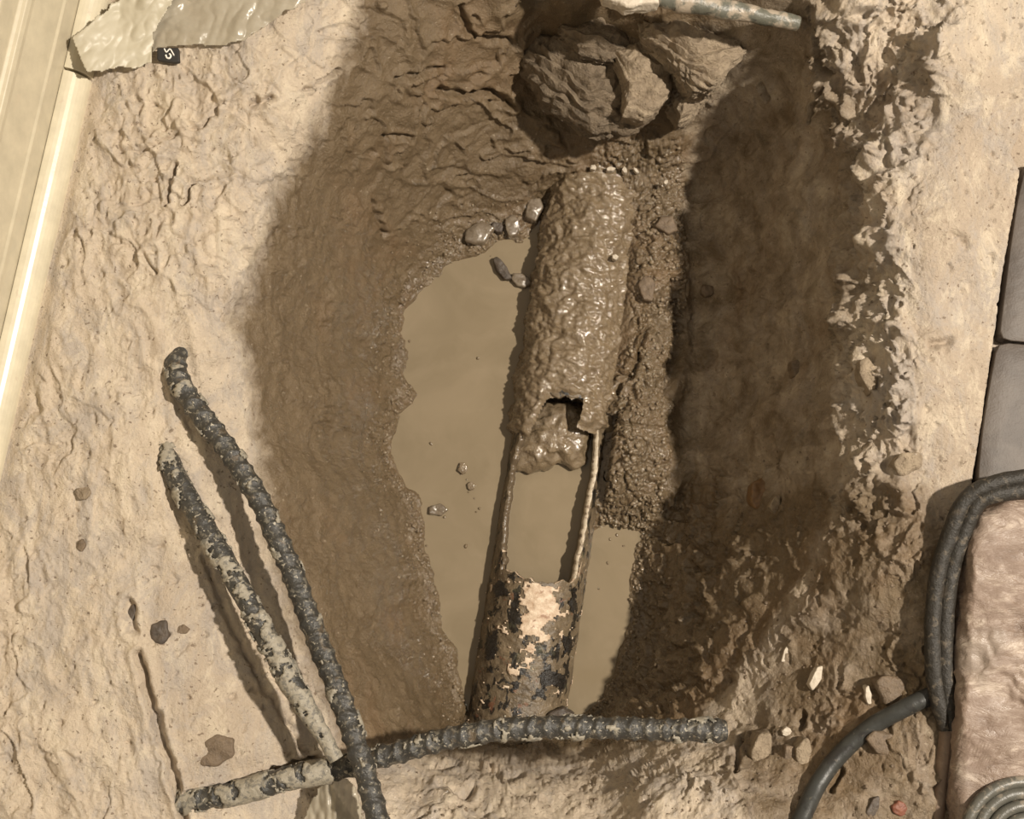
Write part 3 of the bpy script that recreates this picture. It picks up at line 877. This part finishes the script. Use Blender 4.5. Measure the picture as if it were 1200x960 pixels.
blot = spot(586, 700, 16, 14) + spot(577, 764, 12, 26) + spot(672, 698, 13, 22) + spot(664, 748, 10, 16) + spot(650, 790, 20, 14) + .8 * spot(600, 806, 20, 10)
bm_ = (blot + 0.45 * fbm(base[:, 0], base[:, 1], base[:, 2], 80, 4, 225, .65).reshape(ns, nt) > 0.55) & (S > s680 + 0.003)
Cb, _ = tube_coords(path, nt, rr + 0.0016)
scab = put('black_scale', tidy(mesh_np('black_scale', Cb.reshape(-1, 3), Q[bm_.ravel()[Q].all(1)])),
           m_mud('black_pipe_scale', (0.030, 0.024, 0.018), (0.008, 0.006, 0.005), 0.35, 150, 0.002)); adopt(scab, pipe)
scab['kind'] = 'stuff'; scab['label'] = 'black crusted scale on the lower end of the pipe'
# mud slumped into the opening
slump = outline_blob('slumped_mud', wpts([(622, 490), (640, 472), (668, 468), (690, 482), (692, 510), (686, 540), (672, 548), (655, 538), (642, 548), (625, 552), (606, 548), (600, 530), (610, 508)], -.275),
                     -.281, -.312, 0.010, 0.010, 0, 0.0030, 90, 110, 31)
slump = put('slumped_mud', slump, M_MUDG); adopt(slump, pipe)
# water standing inside the broken pipe
zi = ZW + 0.004
me = bpy.data.meshes.new('pipe_water')
wp = []
for s_, w_ in ((s470, .030), (s545, .043), (s565, .0435), (s680, .0435), (s680 + .03, .040)):
    c_ = pa + axis * s_; side = np.array([-axis[1], axis[0], 0]); wp.append((c_ + side * w_, c_ - side * w_))
V = [tuple(a[0][:2]) + (zi,) for a in wp] + [tuple(a[1][:2]) + (zi,) for a in wp[::-1]]
k = len(V)
me.from_pydata(V + [(a, b, zi - .01) for a, b, c in V], [], [list(range(k)), list(range(k, 2 * k))[::-1]] + [[i, k + i, k + (i + 1) % k, (i + 1) % k] for i in range(k)])
put('puddle', me, M_WATER, label='milky brown water standing inside the broken top of the pipe', cat='puddle')


# ------------------------------------------------------------------ rebars
def rebar(name, pts, r, label, mud=0.15, taper=0.0, seed=0, pale=False, rib=0.0135, embed=None):
    p3 = [P(a, b, z_) for a, b, z_ in pts]
    n = 420
    path, s = spline(p3, n)
    nt_ = 40
    th = np.linspace(0, 2 * math.pi, nt_, endpoint=False)[None, :]; SS = s[:, None]
    ph = (SS / rib + 0.18 * np.cos(th * 2)) % 1.0
    ribs = np.exp(-((ph - 0.5) / 0.17) ** 2) * (0.35 + 0.65 * np.abs(np.sin(th)) ** 0.0)
    R = np.full((n, nt_), r) * (1 - taper * sstep(s[-1] - 0.09, s[-1], SS))
    C0, _ = tube_coords(path, nt_, R)
    b0 = C0.reshape(-1, 3)
    nzz = fbm(b0[:, 0], b0[:, 1], b0[:, 2], 70, 4, 300 + seed).reshape(n, nt_)
    R1 = R + 0.0016 * ribs * (0.25 if pale else 1.0) * (1 - sstep(0.0, .5, nzz) * .4) + 0.0009 * nzz
    R1[0] *= 0.8; R1[-1] *= 0.85
    mid = path[n // 2]
    root = empty(name, (float(mid[0]), float(mid[1]), float(mid[2] - r)), label, 'rebar')
    bar = put('bar', tube_mesh('bar', path, nt_, R1), M_REBAR, None); adopt(bar, root)
    m2 = fbm(b0[:, 0], b0[:, 1], b0[:, 2], 55, 5, 340 + seed, .65).reshape(n, nt_)
    bias = np.interp(s / s[-1], [0, 1], [0, 0])[:, None] if not callable(mud) else mud(s / s[-1])[:, None]
    thr = (0.30 - bias)
    mask = m2 > thr
    R2 = R + 0.0017 * np.clip((m2 - thr) / 0.25, 0, 1) + 0.0010 * nzz + 0.0004
    C2_, _ = tube_coords(path, nt_, R2)
    QQ = grid_quads(n, nt_, True)[:, ::-1]; kk = mask.ravel()[QQ].all(1)
    if kk.sum() > 20:
        mc = put('mud_crust', tidy(mesh_np('mud_crust', C2_.reshape(-1, 3), QQ[kk])), M_REBARMUD); adopt(mc, root); mc['kind'] = 'stuff'
        sm = mc.modifiers.new('t', 'SOLIDIFY'); sm.thickness = 0.0012; sm.offset = -1
    return root


rebar('steel_rebar', [(214, 408, -.012), (206, 432, .002), (222, 468, .006), (258, 515, .008), (290, 562, .008), (318, 615, .008), (345, 678, .008), (372, 750, .008),
                      (398, 815, .014), (420, 880, .020), (437, 940, .022), (448, 985, .022), (468, 1070, .020)], .0084,
      'long ribbed dark rebar crossing on top of the other two bars', lambda u: -0.14 + 0.06 * np.sin(u * 20), seed=1)
rebar('steel_rebar', [(190, 515, -.012), (200, 545, -.002), (225, 592, .006), (256, 645, .013), (290, 705, .018), (325, 770, .021), (358, 828, .022), (384, 872, .021), (394, 890, .020)], .0086,
      'grey mud-streaked rebar with a tapered end stopping above the crossing bar', lambda u: 0.02 + 0.55 * sstep(.62, .72, u) + 0.22 * sstep(.25, .35, u) * (1 - sstep(.42, .5, u)), taper=0.55, seed=2, pale=True)
rebar('steel_rebar', [(190, 945, -.016), (235, 936, -.012), (290, 926, -.008), (345, 910, -.008), (400, 900, -.011), (455, 885, -.008), (520, 867, -.006), (580, 856, -.006), (650, 852, -.008), (740, 854, -.010), (851, 857, -.012)], .0085,
      'ribbed rebar spanning the near end of the pit, pale mud at one end', lambda u: -0.10 + 0.75 * (1 - sstep(.28, .36, u)) + 0.15 * sstep(.88, .95, u), seed=3)

# ------------------------------------------------------------------ skirting, trim and wall
e0, e1 = P(108, 90, 0), P(9, 520, 0)
wd = e1 - e0; wd[2] = 0; wd /= np.linalg.norm(wd)                     # along the wall, towards the image bottom
wn = np.array([wd[1], -wd[0], 0]);
if wn[0] > 0: wn = -wn                                                # away from the pit, into the wall


def extrude(name, prof, s0, s1, mat, kind=None, label=None, closed=True, ang=0.6):
    V = []; k = len(prof)
    for s_ in (s0, s1):
        for d_, z_ in prof:
            q = e0 + wd * s_ + wn * d_; V.append((q[0], q[1], z_))
    Fc = [[i, (i + 1) % k, k + (i + 1) % k, k + i] for i in range(k)] + [list(range(k))[::-1], list(range(k, 2 * k))]
    me = bpy.data.meshes.new(name); me.from_pydata(V, [], Fc)
    import bmesh as _b
    bm = _b.new(); bm.from_mesh(me); _b.ops.recalc_face_normals(bm, faces=bm.faces); bm.to_mesh(me); bm.free()
    o = put(name, me, mat, label=label, kind=kind)
    bv = o.modifiers.new('b', 'BEVEL'); bv.width = 0.0007; bv.segments = 2; bv.limit_method = 'ANGLE'; bv.angle_limit = 0.5
    return o


extrude('baseboard_left', [(.0185, -.03), (.0185, .040), (.0200, .0425), (.0260, .078), (.0258, .083), (.0270, .0875), (.0300, .0885), (.0325, .0900), (.0325, .113),
                           (.0310, .1145), (.0315, .118), (.0335, .120), (.0345, .138), (.046, .140), (.046, -.03)], -.35, .85, M_PAINT, 'structure',
        'cream moulded skirting board along the wall')
extrude('wall_left', [(.0445, -.03), (.0445, .75), (.09, .75), (.09, -.03)], -.35, .85, M_WALL, 'structure', 'cream wall above the skirting')
qr = [(.0180, -.02), (.0180, .018)] + [(.0180 * (1 - math.sin(a)) + 0.0, .018 * math.cos(a)) for a in np.linspace(0.12, 1.571, 9)] + [(0.0, -.02)]
cut = 0.0
s_cut = float(np.dot(P(88, 86, .01) - e0, wd))
extrude('trim_1', qr, s_cut + .0010, .85, M_PAINTW, 'structure', 'long white quarter-round trim at the foot of the skirting')
extrude('trim_2', qr, -.35, s_cut - .0012, M_PAINTW, 'structure', 'short white quarter-round trim running under the plastic sheet')

# ------------------------------------------------------------------ dark floor beyond the break
def tile(name, pts, zt, zb, label=None):
    t_ = outline_blob(name, wpts(pts, zt), zt, zb, .0012, 0.0, 0, .0002, 60, 80, 3, rings=6)
    o = put(name, t_, M_TILE); return o


bed = empty('floor', P(1230, 400, -.02).tolist(), 'dusty dark grey-brown floor slabs beyond the broken edge', 'floor', kind='structure')
del bed['category']
for pts in ([(1203, 190), (1192, 238), (1183, 300), (1174, 372), (1170, 398), (1420, 420), (1420, 180)],
            [(1169, 401), (1160, 452), (1152, 500), (1147, 548), (1146, 640), (1420, 700), (1420, 424)]):
    o = tile('slab', pts, -.006, -.024); adopt(o, bed)

# ------------------------------------------------------------------ pale slab with black tubes, bottom right corner
o = put('mud_smeared_slab', outline_blob('mud_smeared_slab', wpts([(1140, 640), (1152, 606), (1178, 592), (1240, 588), (1340, 588), (1340, 1010), (1126, 1010), (1126, 920), (1130, 840), (1134, 720)], .028),
        .028, -.035, .010, .004, 0.0, .0034, 30, 220, 51, strata=.0022, rings=60), M_SLAB,
        label='pinkish mud-smeared slab with a rounded corner filling the bottom right', cat='slab')
hose = empty('rubber_tube', P(1105, 720, .0).tolist(), 'muddy black double tube bent round the corner of the pinkish slab', 'tube')
for k, off in enumerate((-8, 7)):
    pts = [(1420, 556 + off, .022), (1290, 562 + off, .026), (1210, 567 + off, .028), (1165, 574 + off * .9, .028), (1138 + off * .8, 590 + off * .5, .024), (1120 + off, 630, .018), (1106 + off, 680, .014),
           (1101 + off, 740, .012), (1103 + off * .9, 800, .010), (1112 + off * .55, 856, .008)]
    path, s = spline([P(*q) for q in pts], 220)
    r = np.full((220, 20), .0066) * (1 - 0.35 * sstep(s[-1] - .02, s[-1], s)[:, None])
    C0, _ = tube_coords(path, 20, r); b0 = C0.reshape(-1, 3)
    r = r + .0005 * fbm(b0[:, 0], b0[:, 1], b0[:, 2], 80, 3, 400 + k).reshape(220, 20)
    t_ = put('tube', tube_mesh('tube', path, 20, r), M_RUBBER); adopt(t_, hose)
path, s = spline([on_ground(*q) for q in [(890, 1130, .006), (918, 1010, .006), (940, 952, .006), (958, 915, .006), (985, 880, .006), (1020, 850, .006), (1060, 828, .006), (1094, 813, .002), (1118, 803, -.008)]], 220)
r = np.full((220, 24), .0071); C0, _ = tube_coords(path, 24, r); b0 = C0.reshape(-1, 3)
r = r + .0003 * fbm(b0[:, 0], b0[:, 1], b0[:, 2], 60, 3, 410).reshape(220, 24)
put('rubber_hose', tube_mesh('rubber_hose', path, 24, r), M_HOSE, label='thin dark grey hose curving out from under the black double tube', cat='hose')
path, s = spline([P(*q) for q in [(1111, 856, .004), (1106, 900, .003), (1098, 960, .002), (1092, 1010, .002)]], 60)
r = np.full((60, 4), .0068)
put('wooden_lath', tube_mesh('wooden_lath', path, 4, r), M_LATH, label='narrow muddy wooden strip beside the pinkish slab', cat='lath')
ring = empty('ribbed_ring', P(1212, 995, .05).tolist(), 'grey ribbed plastic ring in the bottom right corner of the slab', 'ring')
c_ = P(1212, 995, .05)
for k, rad in enumerate((.020, .029, .038, .046)):
    ang = np.linspace(0, 2 * math.pi, 97)
    pth = np.stack([c_[0] + rad * np.cos(ang), c_[1] + rad * np.sin(ang), np.full(97, .039 - k * .0016)], 1)
    C0, _ = tube_coords(pth, 14, np.full((97, 14), .0046))
    t_ = put('rib', mesh_np('rib', C0.reshape(-1, 3), grid_quads(97, 14, True)[:, ::-1]), M_RING); adopt(t_, ring)

# ------------------------------------------------------------------ clay clumps at the head of the pit
def clump(name, pts, zt, zb, mat, label, seed, und=.12, strata=.005, noise=.005, rr_=.012, dome=.006, nf=45, cat='clay clump'):
    me = outline_blob(name, wpts(pts, zt), zt, zb, rr_, dome, und, noise, nf, 260, seed, strata=strata, rings=60)
    return put(name, me, mat, label=label, cat=cat)


clump('clay_clump', [(612, 45), (622, 30), (645, 32), (668, 46), (690, 62), (715, 70), (740, 78), (745, 95), (750, 115), (742, 140), (715, 150), (690, 144), (665, 126), (640, 110), (620, 80)],
      -.143, -.190, M_CLOD, 'big layered brown clay clump overhanging the head of the pipe', 61, .30, .007, .0045, .016, .010)
clump('clay_clump', [(660, 30), (690, 24), (718, 30), (738, 46), (724, 58), (705, 66), (684, 60), (668, 46)], -.112, -.150, M_CLOD,
      'small grey-brown clay clump resting on the upper edge of the layered one', 63, .2, .005, .005, .010)
clump('clay_clump', [(716, 54), (745, 46), (776, 50), (786, 66), (786, 84), (782, 104), (772, 122), (752, 134), (732, 130), (734, 100), (728, 78)],
      -.115, -.185, M_CLODP, 'pale clay clump with a smooth flat top above the pipe head', 65, .28, .003, .0032, .010, dome=.003)
clump('clay_clump', [(758, 24), (790, 26), (815, 36), (842, 38), (862, 46), (866, 58), (850, 74), (834, 92), (814, 96), (800, 80), (780, 56), (758, 42)],
      -.085, -.145, M_CLODP, 'pale cracked clay clump under the grey rod', 67, .22, .006, .0036, .010)
clump('clay_clump', [(792, 82), (815, 86), (834, 88), (828, 106), (816, 122), (800, 130), (790, 116)], -.140, -.190, M_CLODP,
      'narrow pale clay clump leaning against the dark wall', 69, .25, .005, .005)

# ------------------------------------------------------------------ rod and plaster at the top edge
path, s = spline([P(*q) for q in [(600, -70, -.010), (690, -40, -.010), (742, -20, -.012), (780, -2, -.016), (830, 7, -.020), (880, 16, -.026), (935, 28, -.036)]], 160)
r = np.full((160, 24), .0092) * (1 - .25 * sstep(s[-1] * .6, s[-1], s))[:, None]; C0, _ = tube_coords(path, 24, r); b0 = C0.reshape(-1, 3)
r = r + .0014 * fbm(b0[:, 0], b0[:, 1], b0[:, 2], 60, 4, 420).reshape(160, 24)
put('steel_rod', tube_mesh('steel_rod', path, 24, r), M_RODG, label='mud-smeared grey-green rod poking out of the clay at the top', cat='rod')
clump('plaster_shard', [(700, -30), (706, -3), (722, 1), (733, 7), (752, 5), (772, 2), (774, -12), (768, -34)], -.004, -.020, M_PLASTER,
      'broken white plaster shard at the top edge beside the rod', 71, 0, 0, .0012, .003, .001, 90, 'plaster')

# ------------------------------------------------------------------ plastic sheet at the top left
def sheet(name, pts, zfun, mat, thick=.0006, step=1.3, seed=0):
    """film cut to the outline, its height given over the floor"""
    xs = [p[0] for p in pts]; ys = [p[1] for p in pts]
    ax = np.arange(min(xs), max(xs) + step, step); ay = np.arange(min(ys), max(ys) + step, step)
    AX, AY = np.meshgrid(ax, ay, indexing='ij')
    jx = 2.2 * pn(AX * .12, AY * .12, AX * 0 + seed, 3)
    sdp = sd_poly(AX + jx, AY + jx, pts)
    H = zfun(AX, AY)
    V = np.array([P(a, b, h) for a, b, h in zip(AX.ravel(), AY.ravel(), H.ravel())])
    QQ = grid_quads(len(ax), len(ay))
    me = tidy(mesh_np(name, V, QQ[(sdp.ravel() < 0)[QQ].all(1)][:, ::-1]))
    o = put(name, me, mat)
    so_ = o.modifiers.new('t', 'SOLIDIFY'); so_.thickness = thick; so_.offset = 0
    return o


def hz(AX, AY):
    b = .012 + .006 * pn(AX * .02, AY * .02, AX * 0, 21) + .0035 * np.abs(pn(AX * .05 + AY * .02, AY * .04, AX * 0, 22)) + .0004 * pn(AX * .16, AY * .16, AX * 0, 23)
    b = b + .014 * sstep(150, 90, AX)
    edge = np.interp(AX, [180, 250, 290, 330, 360], [58, 55, 48, 25, 8])
    return np.maximum(b, .004) - .004 * sstep(20, 0, edge - AY)


bag = empty('plastic_sheet', P(220, 20, .005).tolist(), 'crumpled translucent plastic sheet lying over trim and floor at the top', 'plastic sheet')
f1 = sheet('film', [(150, -60), (178, 62), (186, 56), (230, 53), (262, 54), (290, 46), (318, 26), (336, 12), (350, 8), (385, -20), (420, -60)], lambda a, b: hz(a, b) + .002, M_FILM, seed=1); adopt(f1, bag)
f2 = sheet('torn_flap', [(84, 44), (118, 16), (150, -10), (180, -60), (230, -60), (205, 0), (180, 40), (178, 74), (160, 80), (140, 79), (118, 84), (101, 84), (92, 64)],
           lambda a, b: hz(a, b) + .006 + .004 * np.abs(pn((a + b) * .035, (b - a) * .010, a * 0, 9)), M_PAPER, .0010, seed=2); adopt(f2, bag)
f2['label'] = 'opaque pale flap with a torn edge'
f3 = sheet('printed_band', [(172, -60), (171, 2), (180, 36), (214, 34), (212, -60)], lambda a, b: hz(a, b) - .001, M_GREYFILM, .0004, seed=3); adopt(f3, bag)
f3['label'] = 'grey band under the clear film'
tag_ = empty('black_tag', P(197, 66, .006).tolist(), 'small black tag with a white squiggle beneath the plastic sheet edge', 'tag')
zt = .0125
o = put('tag_panel', outline_blob('tag_panel', wpts([(184, 56), (209, 56), (210, 72), (204, 73), (184, 70)], zt), zt, zt - .004, .0006, 0, 0, .0001, 60, 60, 5, rings=5), M_BLACK); adopt(o, tag_)
for nm, pts in (('print_mark', [(192.5, 57), (195, 61), (199, 57.5), (202, 61.5), (204, 65)]), ('print_mark', [(194.2, 64.5), (195.6, 67.6), (198.6, 68.2), (200.2, 65.5), (198.6, 63)])):
    path, s = spline([P(a, b, zt + .0006) for a, b in pts], 40)
    o = put(nm, tube_mesh(nm, path, 8, np.full((40, 8), .0006 if pts[0][0] < 193 else .0008)), M_WHITE); adopt(o, tag_)

# plastic wrap at the bottom
w1 = sheet('plastic_wrap', [(378, 916), (402, 908), (418, 922), (424, 950), (432, 1000), (345, 1000), (356, 958), (366, 935)],
           lambda a, b: -.022 + .010 * np.exp(-((a - 392) / 22) ** 2) + .004 * np.abs(pn(a * .09, b * .02, a * 0, 31)) + .0015 * pn(a * .2, b * .08, a * 0, 32), M_FILM, .0007, 1.6, 4)
w1['label'] = 'scrap of clear plastic wrap under the crossing rebars'; w1['category'] = 'plastic wrap'

# ------------------------------------------------------------------ stones and shards
def stone(name, px_, py_, w, h, rot, mat, label, seed, lift=.5, cat='stone', tall=None, corners=6, lev=None):
    c = on_ground(px_, py_)
    if lev is not None: c = P(px_, py_, lev)
    sc = (1.01 - c[2]) / F
    a = np.linspace(0, 2 * math.pi, corners, endpoint=False) + rng.uniform(-.25, .25, corners)
    k = rng.uniform(.85, 1.12, corners)
    ux, uy = np.cos(a) * w / 2 * k, np.sin(a) * h / 2 * k
    cr, sr = math.cos(math.radians(rot)), math.sin(math.radians(rot))
    pts = [(c[0] + sc * (p * cr - q * sr), c[1] + sc * (p * sr + q * cr)) for p, q in zip(ux, uy)]
    mn = min(w, h) * sc
    hgt = tall if tall is not None else mn * lift
    me = outline_blob(name, pts, c[2] + hgt, c[2] - mn * .5 - .003, min(mn * .12, hgt * .8 + .001), mn * .03, 0, mn * .075, 1.6 / mn, 44, seed, rings=7)
    return put(name, me, mat, label=label, cat=cat)


ST = [
    ('stone', 562, 276, 40, 30, 15, M_STONEG, 'grey wet stone at the head of the puddle, largest of the row', .5, ZW + .004),
    ('stone', 583, 268, 14, 16, 60, M_STONE, 'small dark stone wedged beside the largest puddle stone', .6, None),
    ('stone', 600, 266, 18, 26, 0, M_STONEG, 'upright oval wet stone between the puddle head and the pipe', .6, ZW + .004),
    ('stone', 625, 248, 24, 36, -12, M_STONEG, 'tall rounded wet stone touching the upper side of the pipe', .55, ZW + .006),
    ('stone', 588, 316, 14, 34, 35, M_STONE, 'dark sliver of stone lying in the puddle water', .5, ZW + .002),
    ('stone', 610, 330, 26, 16, -25, M_STONEG, 'flat stone in the puddle against the pipe', .4, ZW + .001),
    ('stone', 513, 598, 25, 15, -5, M_STONEG, 'lone oval stone showing above the middle of the puddle', .35, ZW + .000),
    ('mud_lump', 543, 549, 12, 14, 10, M_MUDG, 'small floating mud lump in the puddle above the lone oval stone', .4, ZW + .000),
    ('mud_lump', 552, 570, 9, 10, 10, M_MUDG, 'tiny floating mud crumb just below the floating mud lump', .4, ZW + .000),
    ('stone', 781, 266, 28, 24, -15, M_STONEB, 'flat brown stone in the crust beside the upper pipe', .5, -.262),
    ('brick_piece', 757, 339, 20, 36, 4, M_STONEB, 'small upright rectangular brick piece in the crust beside the pipe', .5, -.262),
    ('stone', 187, 742, 22, 30, -8, M_STONE, 'dark brown stone flush in the pale floor near the long crack', .12, None),
    ('stone', 213, 738, 16, 13, 10, M_STONEB, 'faint brown pebble beside the dark flush stone', .06, None),
    ('stone', 256, 878, 46, 34, 35, M_STONEB, 'flat olive-brown stone flush in the pale plate by the rebars', .05, None),
    ('stone', 154, 722, 9, 28, -8, M_STONE, 'thin dark stone standing at the head of the long crack', .15, None),
    ('stone', 96, 640, 12, 16, 0, M_STONEB, 'small grey-brown pebble in the pale mud, topmost on the lower skirting side', .3, None),
    ('stone', 98, 578, 18, 16, 0, M_CLODP, 'rounded pale pebble in the floor between skirting and rebar tips', .3, None),
    ('stone', 891, 578, 24, 40, -12, M_STONEO, 'glossy orange-brown stone stuck in the dark slope', .45, None),
    ('stone', 1044, 808, 40, 38, 20, M_STONEB, 'brown angular stone with a white fleck beside the thin hose', .18, None),
    ('stone', 1038, 872, 44, 26, -12, M_STONEB, 'triangular brown stone below the curve of the thin hose', .18, None),
    ('stone', 1054, 948, 16, 16, 0, M_STONER, 'red pebble at the bottom edge under the thin hose', .18, None),
    ('stone', 1022, 948, 12, 30, -25, M_STONE, 'narrow dark stone at the bottom edge left of the red pebble', .25, None),
    ('stone', 928, 888, 18, 32, 10, M_STONEB, 'brown slab of stone upright between two pale shards', .18, None),
    ('stone', 940, 882, 22, 34, 0, M_CLODP, 'crumbly pale stone beside the upper bend of the thin hose', .5, None),
    ('plaster_shard', 954, 794, 12, 30, -28, M_PLASTER, 'bright white plaster shard sticking out of the brown slope', .7, None),
    ('plaster_shard', 922, 762, 7, 30, -25, M_PLASTER, 'thin pale plaster splinter just above the bright white shard', .6, None),
    ('plaster_shard', 921, 857, 12, 10, 0, M_PLASTER, 'small white plaster fleck above the upright brown slab', .6, None),
    ('plaster_shard', 888, 876, 24, 44, -20, M_CLODP, 'tall pale ragged shard next to the cut end of the rebar', .7, None),
    ('plaster_shard', 1016, 814, 8, 22, 6, M_PLASTER, 'thin white plaster fleck on the side of the brown angular stone', .7, None),
    ('plaster_shard', 868, 580, 8, 16, 30, M_CLODP, 'small pale shard beside the orange-brown stone', .6, None),
    ('plaster_shard', 908, 592, 12, 24, -20, M_CLODP, 'pale ragged shard under the orange-brown stone', .6, None),
    ('stone', 1014, 440, 24, 44, 12, M_CLODP, 'pale pointed lump jutting over the middle of the dark wall', .6, None),
    ('stone', 1062, 545, 40, 26, 20, M_CLODP, 'ribbed pale lump on the broken edge near the black tube corner', .4, None),
    ('stone', 522, 932, 20, 18, 0, M_STONEG, 'dark glossy pebble below the spanning rebar', .4, None),
    ('stone', 540, 952, 20, 12, -10, M_STONEB, 'grey-brown flat pebble at the bottom edge beside the glossy one', .2, None),
    ('stone', 828, 342, 18, 14, 0, M_STONEB, 'brown pebble set in the upper dark wall', .4, None),
    ('stone', 935, 432, 20, 26, 0, M_STONEB, 'brown pebble set in the middle of the dark wall', .35, None),
    ('stone', 655, 842, 32, 22, 15, M_STONE, 'dark stone at the foot of the pipe behind the spanning rebar', .4, -.262),
]
for i, (nm, a, b, w, h, rot, mat, lab, lift, lev) in enumerate(ST):
    stone(nm, a, b, w, h, rot, mat, lab, 500 + i * 3, lift, 'stone' if nm == 'stone' else nm.replace('_', ' '), None, 5 + i % 3, lev)

# pale flecks on the mud ridge above the pipe
for i, (a, b, w, h, lab) in enumerate([
        (695, 197, 9, 7, 'pale plaster fleck over the pipe head, leftmost of the row'),
        (715, 199, 12, 6, 'broadest white plaster fleck in the row over the pipe head'),
        (733, 186, 6, 6, 'tiny white fleck standing highest above the row over the pipe head'),
        (732, 200, 6, 9, 'small white fleck directly right of the broadest one'),
        (745, 200, 4, 9, 'thin upright white fleck ending the row over the pipe head'),
        (769, 179, 8, 5, 'small white fleck on the crust above and right of the row'),
        (780, 214, 7, 5, 'white fleck on the crust above the flat brown stone'),
        (721, 302, 7, 9, 'lone pale fleck on the mud coat halfway along the upper pipe')]):
    stone('plaster_fleck', a, b, w, h, 10 * i, M_PLASTER, lab, 700 + i, .6, 'plaster fleck', None, 5, -.240 if b < 220 else -.246)['group'] = 'pale flecks over the pipe'

# ------------------------------------------------------------------ loose wet crumbs (uncountable)
def crumbs(name, spots, mat, label):
    ico = []
    t = (1 + 5 ** .5) / 2
    iv = np.array([(-1, t, 0), (1, t, 0), (-1, -t, 0), (1, -t, 0), (0, -1, t), (0, 1, t), (0, -1, -t), (0, 1, -t), (t, 0, -1), (t, 0, 1), (-t, 0, -1), (-t, 0, 1)], float)
    iv /= np.linalg.norm(iv[0])
    it = np.array([(0, 11, 5), (0, 5, 1), (0, 1, 7), (0, 7, 10), (0, 10, 11), (1, 5, 9), (5, 11, 4), (11, 10, 2), (10, 7, 6), (7, 1, 8), (3, 9, 4), (3, 4, 2), (3, 2, 6), (3, 6, 8), (3, 8, 9), (4, 9, 5), (2, 4, 11), (6, 2, 10), (8, 6, 7), (9, 8, 1)])
    Vs, Ts = [], []
    for k, (c, r_) in enumerate(spots):
        sc3 = r_ * rng.uniform(.6, 1.3, 3) * np.array([1, 1, .7])
        ang = rng.uniform(0, 6.28); R = np.array([[math.cos(ang), -math.sin(ang), 0], [math.sin(ang), math.cos(ang), 0], [0, 0, 1]])
        v = (iv * rng.uniform(.8, 1.15, (12, 1)) * sc3) @ R.T + c
        Vs.append(v); Ts.append(it + 12 * k)
    return put(name, mesh_np(name, np.vstack(Vs), np.vstack(Ts)), mat, label=label, cat='mud crumbs', kind='stuff')


spots = []
cand = np.where((off_axis > .056) & (sd > 0.001) & (sd < 0.045) & (px > 420) & (px < 800) & (py > 230) & (py < 850) & (pitmask > .5))[0]
pr = np.exp(-sd[cand] / .016); pr /= pr.sum()
for a_, b_ in ((541, 546), (545, 552), (540, 556), (547, 562), (553, 572), (549, 577), (556, 584), (562, 596), (558, 600), (500, 640), (521, 606), (546, 640), (560, 420), (480, 400), (505, 520), (575, 300), (723, 627), (715, 632), (731, 640), (702, 690), (712, 660)):
    spots.append((P(a_, b_, ZW + .0004), float(rng.uniform(.0009, .0022))))
for i in rng.choice(cand, 900, p=pr):
    spots.append((np.array([PX[i], PY[i], PZ[i] + .0003]), float(rng.uniform(.0007, .0026))))
crumbs('mud_crumbs', spots, M_MUDG, 'loose wet mud crumbs along the puddle shore')
spots = []
cand = np.where((clods > .6) & (off_axis > RP + .004))[0]
for i in rng.choice(cand, 420):
    spots.append((np.array([PX[i], PY[i], PZ[i] + .0004]), float(rng.uniform(.001, .0034))))
crumbs('mud_crumbs', spots, M_MUDG, 'clotted mud crumbs in the crust beside the pipe')
spots = []
cand = np.where(low * (1 - clods) > .6)[0]
for i in rng.choice(cand, 420):
    spots.append((np.array([PX[i], PY[i], PZ[i] - .0004]), float(rng.uniform(.0006, .0022))))
crumbs('clay_crumbs', spots, M_STONEB, 'small clay crumbs strewn over the brown slope')
